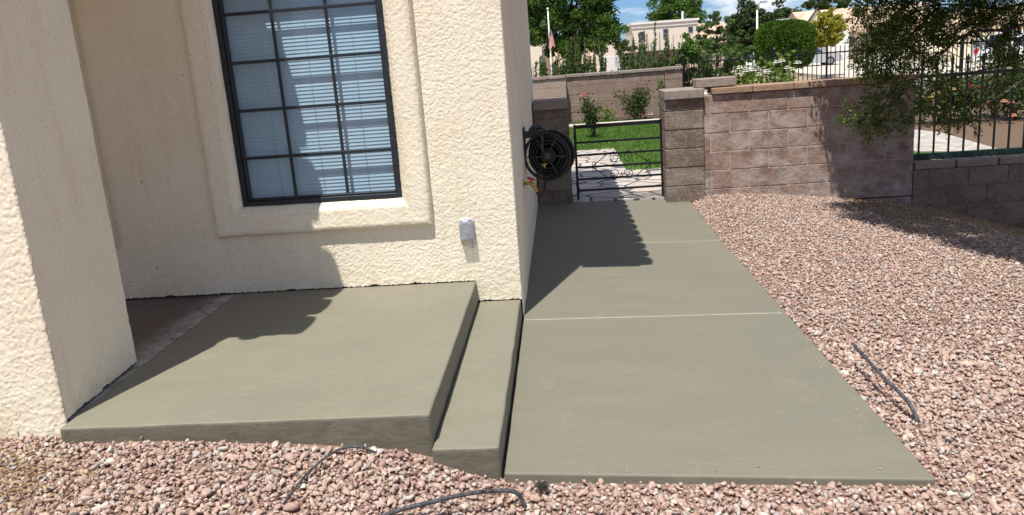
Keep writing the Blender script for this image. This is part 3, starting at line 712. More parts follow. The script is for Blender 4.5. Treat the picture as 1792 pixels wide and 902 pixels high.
for sx in (-1, 1):
    for sz in (-1, 1):
        c0 = .94
        big = spiral(c0 + sx * .068, .37 + sz * .088, .066, (math.pi if sx > 0 else 0), 1.6, -sz * sx)
        sc.tube(big, .0042, 5)
        sm = spiral(c0 + sx * .29, .37 + sz * .032, .032, -sz * math.pi / 2, 1.2, sx * sz)
        sc.tube(sm, .004, 5)
        sc.tube([(c0 + sx * .068, gy - .012, .37 + sz * .154), (c0 + sx * .15, gy - .012, .37 + sz * .135), (c0 + sx * .22, gy - .012, .37 + sz * .075), (c0 + sx * .30, gy - .012, .37 + sz * .02), (c0 + sx * .315, gy - .012, .37)], .005, 5)
sc.build('scrollwork', M_iron, gate)
MB().cbox(.655, .675, gy - .02, gy + .02, .70, .80, .002).build('latch_bar', M_iron, gate)

# ------------------------------------------------------------------ iron fences
nf = thing('near_iron_fence', (6, 3.58, .26), 'black iron fence with pointed finials on the low wall', 'fence')
MB().box(3.97, 8.2, 3.56, 3.60, 1.09, 1.125).build('rail', M_iron, nf)
br_ = MB().box(3.97, 8.2, 3.555, 3.605, .235, .30).build('bottom_rail', M_greeniron, nf)
pk = MB(); pk.box(-.008, .008, -.008, .008, .30, 1.20); pk.lathe([(.008, 1.20), (.018, 1.225), (.014, 1.25), (.02, 1.265), (.004, 1.31)], Matrix.Identity(4), 8)
p0 = pk.build('picket', M_iron); p0.location = (4.07, 3.58, 0); put(p0, nf)
for i in range(1, 27):
    c = p0.copy(); COL.objects.link(c); c.parent = nf; c.location = (4.07 + i * .152 - 6, 0, -.26)
ff = thing('far_iron_fence', (8, 13.1, 0), 'slender black iron fence along the street side of the garden', 'fence')
MB().box(3.15, 13.2, 13.085, 13.115, 1.14, 1.17).build('rail', M_iron, ff); MB().box(3.15, 13.2, 13.085, 13.115, .02, .05).build('rail', M_iron, ff)
pk = MB(); pk.box(-.008, .008, -.008, .008, -.1, 1.25); pk.lathe([(.008, 1.25), (.012, 1.27), (.002, 1.31)], Matrix.Identity(4), 6)
p0 = pk.build('picket', M_iron); p0.location = (3.2, 13.1, 0); put(p0, ff)
for i in range(1, 97):
    c = p0.copy(); COL.objects.link(c); c.parent = ff; c.location = (3.2 + i * .102 - 8, 0, 0)
pst = MB(); pst.box(-.03, .03, -.03, .03, -.1, 1.30); pst.lathe([(.045, 1.30), (.045, 1.32), (.02, 1.36), (.004, 1.40)], Matrix.Identity(4), 8)
for i, x in enumerate((3.15, 5.2, 7.25, 9.3, 11.35)):
    if i == 0: p0 = pst.build('post', M_iron); p0.location = (x, 13.06, 0); put(p0, ff)
    else: c = p0.copy(); COL.objects.link(c); c.parent = ff; c.location = (x - 8, -.04, 0)

# ------------------------------------------------------------------ gravel stones
def ico(sub):
    import bmesh
    bm = bmesh.new(); bmesh.ops.create_icosphere(bm, subdivisions=sub, radius=1); bm.verts.ensure_lookup_table()
    V = np.array([v.co[:] for v in bm.verts]); Fc = np.array([[v.index for v in f.verts] for f in bm.faces]); bm.free(); return V, Fc
def rand_rot(n):
    q = unit(rng.normal(size=(n, 4))); w, x, y, z = q.T
    return np.stack([1 - 2 * (y * y + z * z), 2 * (x * y - z * w), 2 * (x * z + y * w), 2 * (x * y + z * w), 1 - 2 * (x * x + z * z), 2 * (y * z - x * w), 2 * (x * z - y * w), 2 * (y * z + x * w), 1 - 2 * (x * x + y * y)], 1).reshape(n, 3, 3)
def stones(P, size, sub):
    B, Fc = ico(sub); T = 40; n = len(P); nv = len(B)
    tmpl = np.empty((T, nv, 3))
    for t in range(T):
        W = B * rng.uniform(.9, 1.1, (nv, 1))
        for _ in range(13):                                   # chop flats so the stones look crushed
            d = unit(rng.normal(size=(1, 3)))[0]; k = rng.uniform(.36, .74); s = W @ d; W = W - np.maximum(0, s - k)[:, None] * d
        tmpl[t] = W * rng.uniform((.8, .6, .45), (1.25, 1.0, .8))
    idx = rng.integers(0, T, n); tilt = rand_rot(n)
    a = rng.uniform(0, 2 * np.pi, n); flatr = np.zeros((n, 3, 3)); flatr[:, 0, 0] = np.cos(a); flatr[:, 0, 1] = -np.sin(a); flatr[:, 1, 0] = np.sin(a); flatr[:, 1, 1] = np.cos(a); flatr[:, 2, 2] = 1
    use = rng.random(n) < .45; Rm = np.where(use[:, None, None], tilt, flatr)
    V = np.einsum('nij,nvj->nvi', Rm, tmpl[idx]) * size[:, None, None] + P[:, None, :]
    return V.reshape(-1, 3), (Fc[None] + (np.arange(n) * nv)[:, None, None]).reshape(-1, 3)
def gravel_pts(x0, x1, y0, y1, pitch):
    xs = np.arange(x0, x1, pitch); ys = np.arange(y0, y1, pitch); X, Y = np.meshgrid(xs, ys); P = np.stack([X.ravel(), Y.ravel()], 1) + rng.uniform(-.5, .5, (X.size, 2)) * pitch; return P
P = np.concatenate([gravel_pts(-3.0, 7.0, -3.2, 3.43, .0178)])
wob = .008 * np.sin(P[:, 1] * 31) + rng.normal(size=len(P)) * .006
edge_r = np.interp(P[:, 1], [-1.912, -.06, 1.748, 3.56], [1.648, 1.632, 1.618, 1.645]); front_y = np.interp(P[:, 0], [0, 1.648], [-1.832, -1.912])
on_walk = (P[:, 0] > -.02) & (P[:, 0] < edge_r + .004 + wob) & (P[:, 1] > front_y + wob - .006)
on_land = (P[:, 0] > -1.875) & (P[:, 0] <= .0) & (P[:, 1] > -1.80 + wob * .5 - .01)
on_step = (P[:, 0] > -.29) & (P[:, 0] <= .0) & (P[:, 1] > -1.835 + wob * .5)
on_pil = (P[:, 0] <= -1.86) & (P[:, 1] > -1.735)
on_pilr = (P[:, 0] > 1.37) & (P[:, 0] < 1.82) & (P[:, 1] > 3.385)
# keep what the camera (or one a step aside) can see
dd = np.stack([P[:, 0] - CAM.x, P[:, 1] - CAM.y], 1); dist = np.hypot(dd[:, 0], dd[:, 1]); ang = np.degrees(np.arctan2(dd[:, 0], dd[:, 1]))
keep = ~(on_walk | on_land | on_step | on_pil | on_pilr) & (ang > -50) & (ang < 48)
P = P[keep]; dist = dist[keep]
size = np.clip(rng.lognormal(math.log(.0136), .36, len(P)), .008, .03) * np.where(rng.random(len(P)) < .01, 1.35, 1)
Z = gz(P[:, 0], P[:, 1]) + rng.uniform(-.015, .005, len(P)) - size * .2
edge_near = (P[:, 1] < -1.7) & (P[:, 1] > -2.0)
P3 = np.stack([P[:, 0], P[:, 1], Z], 1); nearm = dist < 4.4
n = 46; yy = rng.uniform(-1.85, 3.2, n); xx = 1.62 - np.abs(rng.normal(size=n)) * .06; yf = rng.uniform(.1, 1.5, 14)
cr = np.concatenate([np.column_stack([xx, yy]), np.column_stack([yf, -1.84 + np.abs(rng.normal(size=14)) * .04])]); cs = rng.uniform(.003, .008, len(cr))
P3 = np.concatenate([P3, np.column_stack([cr, wz(cr[:, 0]) + cs * .45])]); size = np.concatenate([size, cs]); nearm = np.concatenate([nearm, np.ones(len(cr), bool)])
V1, F1 = stones(P3[nearm], size[nearm], 2); V2, F2 = stones(P3[~nearm], size[~nearm], 1)
tag(npmesh('gravel', np.concatenate([V1, V2]), np.concatenate([F1, F2 + len(V1)]), M_gravel, k=3), kind='stuff')
print('stones', len(P), nearm.sum())

# dry litter under the tree and by the pillar
def litter(name, n, fx, mat, size, asp):
    q = fx(n); q = np.column_stack([q, gz(q[:, 0], q[:, 1]) + .008 + rng.uniform(0, .006, n)])
    d = unit(np.column_stack([rng.normal(size=(n, 2)), rng.normal(size=n) * .15])); w = unit(np.cross(d, np.array([0, 0, 1.0]) + rng.normal(size=(n, 3)) * .3))
    L = (size * rng.uniform(.5, 1.4, n))[:, None]; W = L * asp
    V = np.stack([q - d * L / 2, q + w * W / 2, q + d * L / 2, q - w * W / 2], 1).reshape(-1, 3)
    tag(npmesh(name, V, np.arange(n * 4).reshape(n, 4), mat), kind='stuff')
M_litter = m_leaf('dry_litter', [(.24, .16, .07), (.33, .24, .12), (.18, .11, .05), (.40, .32, .2)], .1)
litter('dry_leaf_litter', 2600, lambda n: np.column_stack([-2.4 + np.abs(rng.normal(size=n)) * .42, -2.12 + rng.normal(size=n) * .15]), M_litter, .026, .22)
litter('dry_leaf_litter', 9000, lambda n: np.column_stack([rng.uniform(3.2, 6.2, n), 3.38 - np.abs(rng.normal(size=n)) * .95]), M_litter, .032, .28)

# tubes lying in the gravel
def hose(pts, r, label, mat=M_drip, name='drip_tube'):
    c = Vector(pts[0]); n = []
    P_ = [Vector(p) for p in pts]
    for i in range(len(P_) - 1):
        p0, p1, p2, p3 = P_[max(i - 1, 0)], P_[i], P_[i + 1], P_[min(i + 2, len(P_) - 1)]
        for k in range(6):
            t = k / 6; n.append(.5 * ((2 * p1) + (p2 - p0) * t + (2 * p0 - 5 * p1 + 4 * p2 - p3) * t * t + (3 * p1 - p0 - 3 * p2 + p3) * t ** 3))
    n.append(P_[-1]); o = MB().tube(n, r, 10).build(name, mat, None, True, 0, c); return tag(o, label, 'tube', 'tubes poking out of the gravel')
hose([(-.52, -2.36, .10), (-.37, -2.245, .112), (-.218, -2.172, .108), (-.105, -2.10, .088), (-.007, -2.04, .058), (.065, -2.015, .03), (.095, -2.02, -.03)], .0082, 'thick black tube arching out of the gravel below the step', name='black_tube')
hose([(-.75, -2.24, .15), (-.735, -2.14, .16), (-.70, -2.01, .17), (-.645, -1.90, .17), (-.57, -1.855, .155), (-.50, -1.85, .12)], .005, 'thin dark tube curving over the gravel in front of the landing', name='thin_tube')
hose([(1.738, -.86, .07), (1.737, -1.0, .066), (1.748, -1.2, .045), (1.778, -1.38, .012), (1.792, -1.45, -.05)], .0088, 'grey stiff tube end raised above the gravel beside the walkway', name='grey_tube')
Pw = cloud((.156, -1.925, .0), (.03, .02, .018), 500); V, Fc = leaf_arrays(Pw, .02, .08)
tag(npmesh('weed_tuft', V, Fc, plain('dark_dry_tuft', (.05, .045, .04), .9)), 'small dark dry tuft at the front edge of the walkway', 'weed')

# ------------------------------------------------------------------ overhanging tree on the right
tree = thing('overhanging_tree', (6.3, 2.2, -.75), 'small-leaved green tree whose branches hang in from the upper right', 'tree')
tk = MB(); tk.tube([(6.3, 2.2, -.95), (6.25, 2.2, -.2), (6.1, 2.15, .6), (5.9, 2.1, 1.4), (5.75, 2.1, 2.2)], [.15, .13, .115, .1, .08], 12)
tk.tube([(6.15, 2.17, .4), (6.6, 2.5, 1.3), (7.0, 2.8, 2.3)], [.09, .07, .05], 10)
tk.build('trunk', M_bark, tree, True)
bt = MB(); LP = []; 
def limb(pts, r0, r1, mb=bt, n=6): mb.tube(pts, [r0 + (r1 - r0) * i / (len(pts) - 1) for i in range(len(pts))], n)
hub = Vector((5.75, 2.1, 1.9))
# limbs that reach into the picture: (px, py, depth)
limbs = [([(1765, 52, 2.2), (1735, 53, 2.2), (1705, 58, 2.2), (1680, 66, 2.15), (1655, 88, 2.1), (1640, 98, 2.1), (1610, 120, 2.05), (1575, 150, 2.0), (1540, 185, 2.0)], .017, .004),
         ([(1792, 8, 2.5), (1740, 20, 2.45), (1690, 14, 2.4), (1640, 12, 2.35), (1590, 25, 2.3), (1545, 40, 2.25), (1510, 60, 2.2)], .014, .003),
         ([(1795, 108, 2.3), (1760, 112, 2.3), (1720, 122, 2.3), (1670, 138, 2.3), (1620, 165, 2.3), (1590, 180, 2.3)], .014, .003),
         ([(1790, 60, 2.0), (1760, 100, 2.0), (1735, 150, 2.0), (1715, 185, 2.0), (1690, 215, 2.0)], .010, .003),
         ([(1640, 12, 2.35), (1610, 50, 2.2), (1570, 80, 2.2), (1535, 105, 2.2), (1515, 110, 2.2)], .012, .003),
         ([(1655, 88, 2.1), (1640, 60, 2.2), (1620, 30, 2.2), (1585, 5, 2.2)], .010, .004),
         ([(1705, 58, 2.2), (1740, 85, 2.1), (1765, 90, 2.1)], .009, .004)]
for pts, r0, r1 in limbs:
    q = [at(*p) for p in pts]; h = [hub + (q[0] - hub) * .5 + Vector((0, 0, .08))] if pts[0][0] > 1760 else []
    q = [hub] + h + q if h else q
    q = [p + Vector((random.uniform(-1, 1), random.uniform(-1, 1), random.uniform(-1, 1))) * .02 for p in q]
    limb(q, r0, r1)
# leaf sprays: (px, py, radius px, depth, leaves)
sprays = [(1520, 25, 40, 2.2, 420), (1560, 20, 45, 2.3, 420), (1600, 10, 35, 2.3, 300), (1535, 60, 38, 2.2, 400), (1575, 55, 40, 2.1, 420), (1610, 55, 30, 2.2, 260), (1640, 45, 30, 2.2, 260),
          (1650, 20, 30, 2.3, 260), (1545, 95, 36, 2.2, 380), (1510, 85, 22, 2.2, 180), (1580, 95, 34, 2.1, 330), (1620, 85, 30, 2.1, 280), (1655, 60, 26, 2.1, 220), (1500, 115, 18, 2.2, 110),
          (1560, 125, 30, 2.1, 240), (1600, 120, 30, 2.05, 220), (1540, 175, 30, 2.0, 260), (1510, 205, 24, 2.0, 200), (1575, 180, 30, 2.0, 240), (1560, 215, 26, 2.0, 200), (1530, 225, 20, 2.0, 120), (1600, 200, 24, 2.0, 150),
          (1490, 203, 12, 2.0, 60), (1590, 150, 22, 2.0, 140), (1680, 20, 26, 2.4, 180), (1710, 10, 24, 2.4, 160), (1745, 25, 30, 2.4, 220), (1780, 20, 30, 2.4, 260), (1785, 55, 22, 2.3, 150), (1760, 75, 26, 2.2, 220),
          (1745, 100, 20, 2.1, 140), (1785, 95, 24, 2.2, 160), (1640, 150, 22, 2.3, 110), (1670, 140, 18, 2.3, 70), (1625, 185, 24, 2.2, 150), (1655, 205, 28, 2.0, 170), (1690, 215, 22, 2.0, 120), (1715, 185, 16, 2.0, 70), (1700, 45, 20, 2.3, 90), (1725, 40, 18, 2.3, 80), (1640, 5, 40, 2.4, 300), (1700, 5, 40, 2.4, 260), (1760, 5, 40, 2.4, 260), (1660, 85, 26, 2.2, 120), (1630, 110, 22, 2.2, 120), (1770, 130, 22, 2.2, 90), (1560, 75, 45, 2.15, 380), (1600, 35, 45, 2.3, 380), (1670, 45, 40, 2.3, 260), (1720, 20, 45, 2.4, 380), (1775, 30, 45, 2.4, 380), (1750, 60, 30, 2.3, 180), (1785, 75, 30, 2.3, 180), (1690, 30, 40, 2.4, 260), (1580, 5, 50, 2.3, 400), (1645, 120, 26, 2.1, 120), (1530, 130, 26, 2.1, 180)]
for (px, py, rp, Y, n) in sprays:
    c = at(px, py, Y); r = rp * (c - CAM).length / F
    n = int(n * 2.4)
    # several little twigs per spray with leaves along them
    kt = max(3, n // 30)
    for i in range(kt):
        s = c + Vector(unit(rng.normal(size=(1, 3)))[0]) * r * rng.uniform(.1, .8); d = (s - c).normalized() * .6 + Vector((-.5, 0, -.15)) + Vector(rng.normal(size=3)) * .5; d.normalize(); ln = rng.uniform(.06, .15)
        e = s + d * ln; m = (s + e) / 2 + Vector(rng.normal(size=3)) * .008
        bt.tube([s, m, e], [.0022, .0016, .0008], 4, False)
        k = int(n / kt); t = rng.uniform(.1, 1.05, k)[:, None]
        LP.append(np.array(s) + (np.array(e) - np.array(s)) * t + rng.normal(size=(k, 3)) * .018)
# pale bare twigs
for p in ([(1640, 98, 2.1), (1610, 128, 2.1), (1590, 152, 2.1)], [(1655, 88, 2.1), (1700, 110, 2.0), (1735, 118, 2.0)], [(1785, 140, 2.0), (1740, 172, 2.0), (1705, 192, 2.0), (1690, 200, 2.0)], [(1530, 205, 2.0), (1550, 190, 2.0), (1580, 182, 2.0)], [(1520, 60, 2.2), (1560, 40, 2.2), (1600, 38, 2.2)], [(1580, 118, 2.1), (1562, 100, 2.1), (1540, 88, 2.1)], [(1570, 100, 2.1), (1600, 70, 2.1), (1630, 62, 2.1)]):
    q = [at(*a_) + Vector(rng.normal(size=3)) * .008 for a_ in p]; MB().tube(q, [.005 - .003 * i / (len(q) - 1) for i in range(len(q))], 5, False).build('dry_twig', M_twig, tree, True)
# crown above and beyond the frame: it throws the shade on the gravel
CP = []
for i in range(640):
    k = (0, 1, 2, 2, 1, 2, 2)[i % 7]                                                      # spread it over the wall end, the low wall and the gravel
    if k == 0: z = rng.uniform(-.2, 1.05); p = Vector((rng.uniform(3.32 - .36 * z, 4.0), 3.4, z))
    elif k == 1: p = Vector((rng.uniform(3.9, 5.6), 3.4, rng.uniform(-.5, .25)))
    else:
        y = rng.uniform(.6, 3.3); x = np.interp(y, [.6, .9, 1.32, 1.82, 2.44, 2.95, 3.3], [3.85, 3.68, 3.52, 3.33, 3.05, 2.98, 3.2]); p = Vector((rng.uniform(x, 4.9), y, -.25))
    zt_ = rng.uniform(2.0, 3.3); c = p - SUN * ((zt_ - p.z) / -SUN.z)
    CP.append(cloud(tuple(c), .18 * rng.uniform(.7, 1.3), 125 if k == 0 else 165)); s = Vector((5.8, 2.1, 2.2)); mid = (c + s) / 2 + Vector((0, 0, .15))
    if i % 4 == 0: bt.tube([s, mid, c], [.03, .016, .005], 5, False)
V, Fc = leaf_arrays(np.concatenate(LP), .030, .36); V2, Fc2 = leaf_arrays(np.concatenate(CP), .056, .45)
npmesh('crown', np.concatenate([V, V2]), np.concatenate([Fc, Fc2 + len(V)]), L_tree, tree)
bt.build('branches', M_barkdk, tree, True)

# ------------------------------------------------------------------ lawn grass
n = 26000; gp = np.column_stack([rng.uniform(-1.0, 4.0, n), rng.uniform(5.64, 11.7, n)]); gp = gp[~((gp[:, 0] < 1.15) & (gp[:, 1] < 7.97))]
gp = np.concatenate([gp, np.column_stack([rng.uniform(-1, 3.3, 3000), rng.uniform(12.12, 12.72, 3000)])]); n = len(gp)
base = np.column_stack([gp, np.full(n, -.01)]); h = rng.uniform(.03, .075, n); lean = rng.normal(size=(n, 2)) * .02; wv = rng.normal(size=(n, 2)); wv /= np.linalg.norm(wv, axis=1)[:, None]
w3 = np.column_stack([wv * .0055, np.zeros(n)]); tip = base + np.column_stack([lean, h])
tag(npmesh('grass', np.stack([base - w3, base + w3, tip], 1).reshape(-1, 3), np.arange(n * 3).reshape(n, 3), L_grass, k=3), kind='stuff')

# ------------------------------------------------------------------ roses and shrubs
def petals(mb, c, r):
    for ring, (k, tilt, rr) in enumerate(((6, .95, 1.0), (5, .6, 1.0), (4, .22, .95))):
        for i in range(k):
            a_ = 2 * math.pi * (i + ring * .5) / k; d = Vector((math.cos(a_), math.sin(a_), 0)); t = Vector((-d.y, d.x, 0)); up_ = Vector((0, 0, 1))
            b0 = c; m_ = c + (d * math.sin(tilt) + up_ * math.cos(tilt)) * r * rr * .7; e = c + (d * math.sin(tilt + .35) + up_ * math.cos(tilt + .35)) * r * rr
            mb.add([b0, m_ + t * r * .45 * rr, e + t * r * .25 * rr, e - t * r * .25 * rr, m_ - t * r * .45 * rr], [(0, 1, 2, 3, 4)])
def rose_bush(base, h, w, n, blooms, label, leafm=L_rose, lsize=.05, cat='rose bush', group=None, name='rose_bush', lo=.25):
    t = thing(name, base, label, cat, group); st = MB(); B = Vector(base); pts = []
    for i in range(7):
        a_ = random.uniform(0, 6.28); e = B + Vector((math.cos(a_) * w * random.uniform(.3, .9), math.sin(a_) * w * random.uniform(.3, .9), h * random.uniform(.7, 1))); m_ = (B + e) / 2 + Vector((0, 0, h * .1))
        st.tube([B, m_, e], [.008, .006, .003], 5, False)
        k = n // 7; s = rng.uniform(lo, 1.05, k)[:, None]; q = np.where(s < .5, np.array(B) + (np.array(m_) - np.array(B)) * s * 2, np.array(m_) + (np.array(e) - np.array(m_)) * (s - .5) * 2)
        pts.append(q + rng.normal(size=(k, 3)) * w * .22)
    st.build('stems', M_barkdk, t); V, Fc = leaf_arrays(np.concatenate(pts), lsize, .6); npmesh('foliage', V, Fc, leafm, t)
    for (p, r, m_) in blooms:
        mb = MB(); petals(mb, Vector(p), r); mb.build('bloom', m_, t)
    return t
PK = plain('pink_petals', (.72, .26, .26), .7, 0, .15, 30); RD = plain('red_petals', (.55, .02, .03), .6, 0, .2, 30); YL = plain('yellow_petals', (.75, .6, .16), .7, 0, .15, 30); WH = plain('white_petals', (.82, .8, .7), .7, 0, .08, 30); SAL = plain('salmon_petals', (.75, .36, .25), .7, 0, .15, 30); LPK = plain('pale_pink_petals', (.78, .55, .52), .7, 0, .1, 30)
def bm_(px, py, Y, r, m_): return (at(px, py, Y), r, m_)
B = at(1037, 232, 9.6); rose_bush((B.x, B.y, -.01), .78, .25, 1500, [bm_(1020, 168, 9.6, .055, PK)], 'tall upright rose bush on the lawn with one pink bloom at its top', lsize=.045)
B = at(1112, 216, 12.4); rose_bush((B.x, B.y, -.01), .66, .42, 2000, [bm_(1138, 202, 12.3, .075, LPK), bm_(1120, 192, 12.3, .05, RD), bm_(1126, 199, 12.3, .045, RD)], 'wide low rose bush with red blooms before the far block wall', lsize=.055)
B = at(1156, 205, 12.5); rose_bush((B.x, B.y, -.01), .95, .12, 200, [], 'slim pale green sapling beside the gate pillar cap', L_lime, .07, 'plant', name='young_plant')
B = at(1065, 216, 12.5); rose_bush((B.x, B.y, -.01), .26, .3, 260, [], 'low light green seedling between the two rose bushes', L_lime, .06, 'plant', name='low_plant', lo=.05)
# bed behind the near fence
bed = [(1640, 215, 7.5, .72, .50, 1900, [(1640, 165, .05, YL), (1628, 172, .045, YL), (1668, 158, .045, YL), (1615, 172, .035, SAL)], 'bushy rose with yellow blooms just right of the tall wall end'),
       (1690, 225, 7.6, .78, .48, 1800, [(1617, 192, .05, YL), (1643, 190, .055, LPK), (1698, 152, .04, RD)], 'rose bush with pale pink and yellow blooms behind the near fence'),
       (1735, 225, 7.8, .86, .52, 1900, [(1716, 155, .05, RD), (1729, 185, .06, RD), (1695, 152, .04, RD)], 'rose bush with deep red blooms behind the near fence'),
       (1775, 225, 7.3, .76, .50, 1800, [(1757, 180, .055, SAL), (1770, 182, .05, PK), (1772, 205, .06, SAL)], 'rose bush with salmon blooms at the right edge of the garden')]
for (px, py, Y, h, w, n, bl_, lab) in bed:
    B = at(px, py, Y); rose_bush((B.x, Y, .09), h, w, n, [bm_(a_, b_, Y - .35, r, m_) for a_, b_, r, m_ in bl_], lab, L_rose, .055, group='roses behind the iron fence')
tag(MB().prism([(4.65, 4.93), (5.50, 4.50), (5.69, 6.45), (5.564, 6.9), (5.2, 7.0)], 'z', 0, .112).build('garden_path', plain('worn_path_concrete', (.40, .365, .325), .9, 0, .3, 7)), kind='structure')
flat('planting_bed', 4.12, 12, 3.72, 13.0, .1, M_soil, t=.2)
tag(MB().prism([(4.14, 3.76), (5.45, 3.8), (5.44, 4.50), (4.70, 4.88), (4.14, 5.2)], 'z', 0, .108).build('lawn', M_lawn), kind='structure')
# white hydrangea-like roses behind the tall wall
for (px, lab, nb) in ((1310, 'white-flowered bush peeping over the block wall beside the loose block', [(1294, 122), (1303, 128), (1318, 126), (1296, 131), (1327, 134)]), (1362, 'white-flowered bush peeping over the middle of the block wall', [(1359, 112), (1368, 110), (1342, 128), (1377, 122), (1396, 113), (1385, 125)])):
    B = at(px, 140, 5.2); rose_bush((B.x, 5.2, -.05), 1.38, .34, 1500, [bm_(a_, b_, 5.0, .055, WH) for a_, b_ in nb], lab, L_lime, .06, 'flower bush', 'white flower bushes behind the wall', 'flower_bush', .3)

def cane_shrub(px, Y, zb, h, n, spread, label, dens=26, name='cane_shrub'):
    b = at(px, 120, Y); t = thing(name, (b.x, Y, zb), label, 'shrub', 'tall cane shrubs behind the far wall'); st = MB(); pts = []
    for i in range(n):
        a_ = random.uniform(-1, 1); hh = h * random.uniform(.62, 1.0) * (1.12 if i % 6 == 0 else .92); s = Vector((b.x + random.uniform(-.38, .38) * spread, Y + random.uniform(-.4, .4), zb)); e = s + Vector((a_ * spread * .32 + .05, random.uniform(-.2, .2), hh)); m_ = (s + e) / 2 + Vector((a_ * .04, 0, 0))
        st.tube([s, m_, e], [.017, .014, .007], 5, False); k = int(dens * hh * 4.5); top_ = rng.uniform(.8, 1.02); q = rng.uniform(.1, top_, k)[:, None]
        pts.append(np.array(s) + (np.array(e) - np.array(s)) * q + rng.normal(size=(k, 3)) * (.016 + .065 * (1 - q) ** 1.5))
    st.build('canes', M_bark, t); V, Fc = leaf_arrays(np.concatenate(pts), .062, .45, .9); npmesh('foliage', V, Fc, L_cane, t)
for (px, Y, h, n, sp, lab, dn) in ((942, 14.6, 2.05, 26, .8, 'cane shrub right at the house edge, its stems partly bare', 34), (968, 14.4, 2.1, 34, .9, 'leafy cane shrub below the flag', 60), (1002, 14.8, 2.35, 34, .9, 'leafy cane shrub under the middle of the big tree', 60), (1035, 14.5, 2.25, 30, .8, 'leafy cane shrub in front of the white garden fence', 50), (1100, 14.4, 2.3, 26, .8, 'cane shrub with tall stems left of the two-storey house', 50), (1130, 14.2, 2.65, 26, .9, 'cane shrub with the tallest stems before the two-storey house', 30), (1165, 14.4, 2.35, 26, .8, 'cane shrub before the right end of the two-storey house', 34)):
    cane_shrub(px, Y, -.4, h, n, sp, lab, dn)
def bush(px, py, Y, r, n, mat, label, lsize, name='shrub', cat='shrub', zb=-.4, clumps=30, group=None, cr=.28):
    c = at(px, py, Y); t = thing(name, (c.x, Y, zb), label, cat, group); P_ = crown_points(tuple(c), r, clumps, n // clumps, np.array(r).min() * cr, .9, .3, .3)
    st = MB()
    for i in range(6):
        e = Vector(P_[rng.integers(len(P_))]); st.tube([(c.x + random.uniform(-.1, .1), Y, zb), ((c.x + e.x) / 2, (Y + e.y) / 2, (zb + e.z) / 2 + .1), e], [.025, .018, .006], 5, False)
    st.build('stems', M_bark, t); V, Fc = leaf_arrays(P_, lsize, .6); npmesh('foliage', V, Fc, mat, t)
bush(1208, 118, 14.2, (.42, .5, .75), 2600, L_broad, 'dense green shrub just right of the far block wall', .085, clumps=40)
bush(1252, 115, 15.0, (.62, .6, .62), 2600, L_cane, 'loose light green shrub between the far wall and the street lamp', .085, clumps=40)
bush(1222, 88, 16.0, (.40, .5, .55), 1500, L_cane, 'rounded green shrub before the tiled end of the two-storey house', .085, clumps=26)

# ------------------------------------------------------------------ trees farther off
def far_tree(px, py, Y, rx, rz, leafm, label, clumps, per, lsize, trunk=.16, zb=-1.1, name='tree', cr=.2, fb=.6, cat='tree', bark=M_barkdk, shell=.35):
    c = at(px, py, Y); k = (c - CAM).length / F; r = (rx * k, rx * k * .9, rz * k); t = thing(name, (c.x, Y, zb), label, cat)
    P_ = crown_points(tuple(c), r, clumps, per, min(r) * cr, fb, .4, shell); V, Fc = leaf_arrays(P_, lsize, .65)
    st = MB(); st.tube([(c.x, Y, zb - .3), (c.x + .05, Y, (zb + c.z) / 2), (c.x, Y, c.z)], [trunk, trunk * .8, trunk * .45], 8); st.build('trunk', bark, t, True)
    lm = MB()
    for i in range(9):
        e = Vector(P_[rng.integers(len(P_))]); s = Vector((c.x, Y, c.z - r[2] * random.uniform(.1, .6))); lm.tube([s, (s + e) / 2 + Vector((0, 0, .1)), e], [trunk * .35, trunk * .2, trunk * .08], 5, False)
    lm.build('limbs', bark, t); npmesh('crown', V, Fc, leafm, t); return t
far_tree(995, 15, 36, 88, 98, L_broad, 'big leafy green tree beside the house corner, behind the flag', 430, 130, .15, .28, name='shade_tree', cr=.17, fb=.75)
far_tree(1182, 30, 105, 46, 40, L_broad, 'round green tree rising behind the roof of the two-storey house', 120, 130, .34, .3, cr=.25)
far_tree(1255, 62, 58, 30, 44, L_grey, 'sparse grey-green tree before the tiled end of the two-storey house', 60, 90, .19, .12, cr=.2, shell=.2)
far_tree(1312, 60, 75, 34, 48, L_dark, 'dark conical evergreen left of the tall street lamp', 200, 130, .28, .2, name='evergreen_tree', cr=.24)
far_tree(1362, 55, 85, 44, 38, L_dark, 'wide dark evergreen behind the clipped round bush', 190, 130, .30, .2, name='evergreen_tree', cr=.24)
far_tree(1388, 40, 120, 20, 22, L_grey, 'distant grey-green tree beside the second lamp', 60, 90, .4, .2, cr=.25)
far_tree(1085, 95, 60, 24, 30, L_grey, 'blue-grey young tree left of the two-storey house', 50, 80, .22, .12, cr=.25)
far_tree(1450, 5, 110, 40, 16, L_dark, 'dark treetop showing over the tiled roof ridge', 60, 90, .36, .2, cr=.3)
far_tree(1447, 55, 40, 26, 34, L_yellow, 'small yellow-green tree on a slim trunk in front of the silver car', 130, 90, .12, .06, name='yellow_tree', cr=.24)
far_tree(1290, 100, 30, 24, 22, L_cane, 'low feathery green shrub at the foot of the street lamp', 60, 70, .11, .06, name='shrub', cat='shrub')
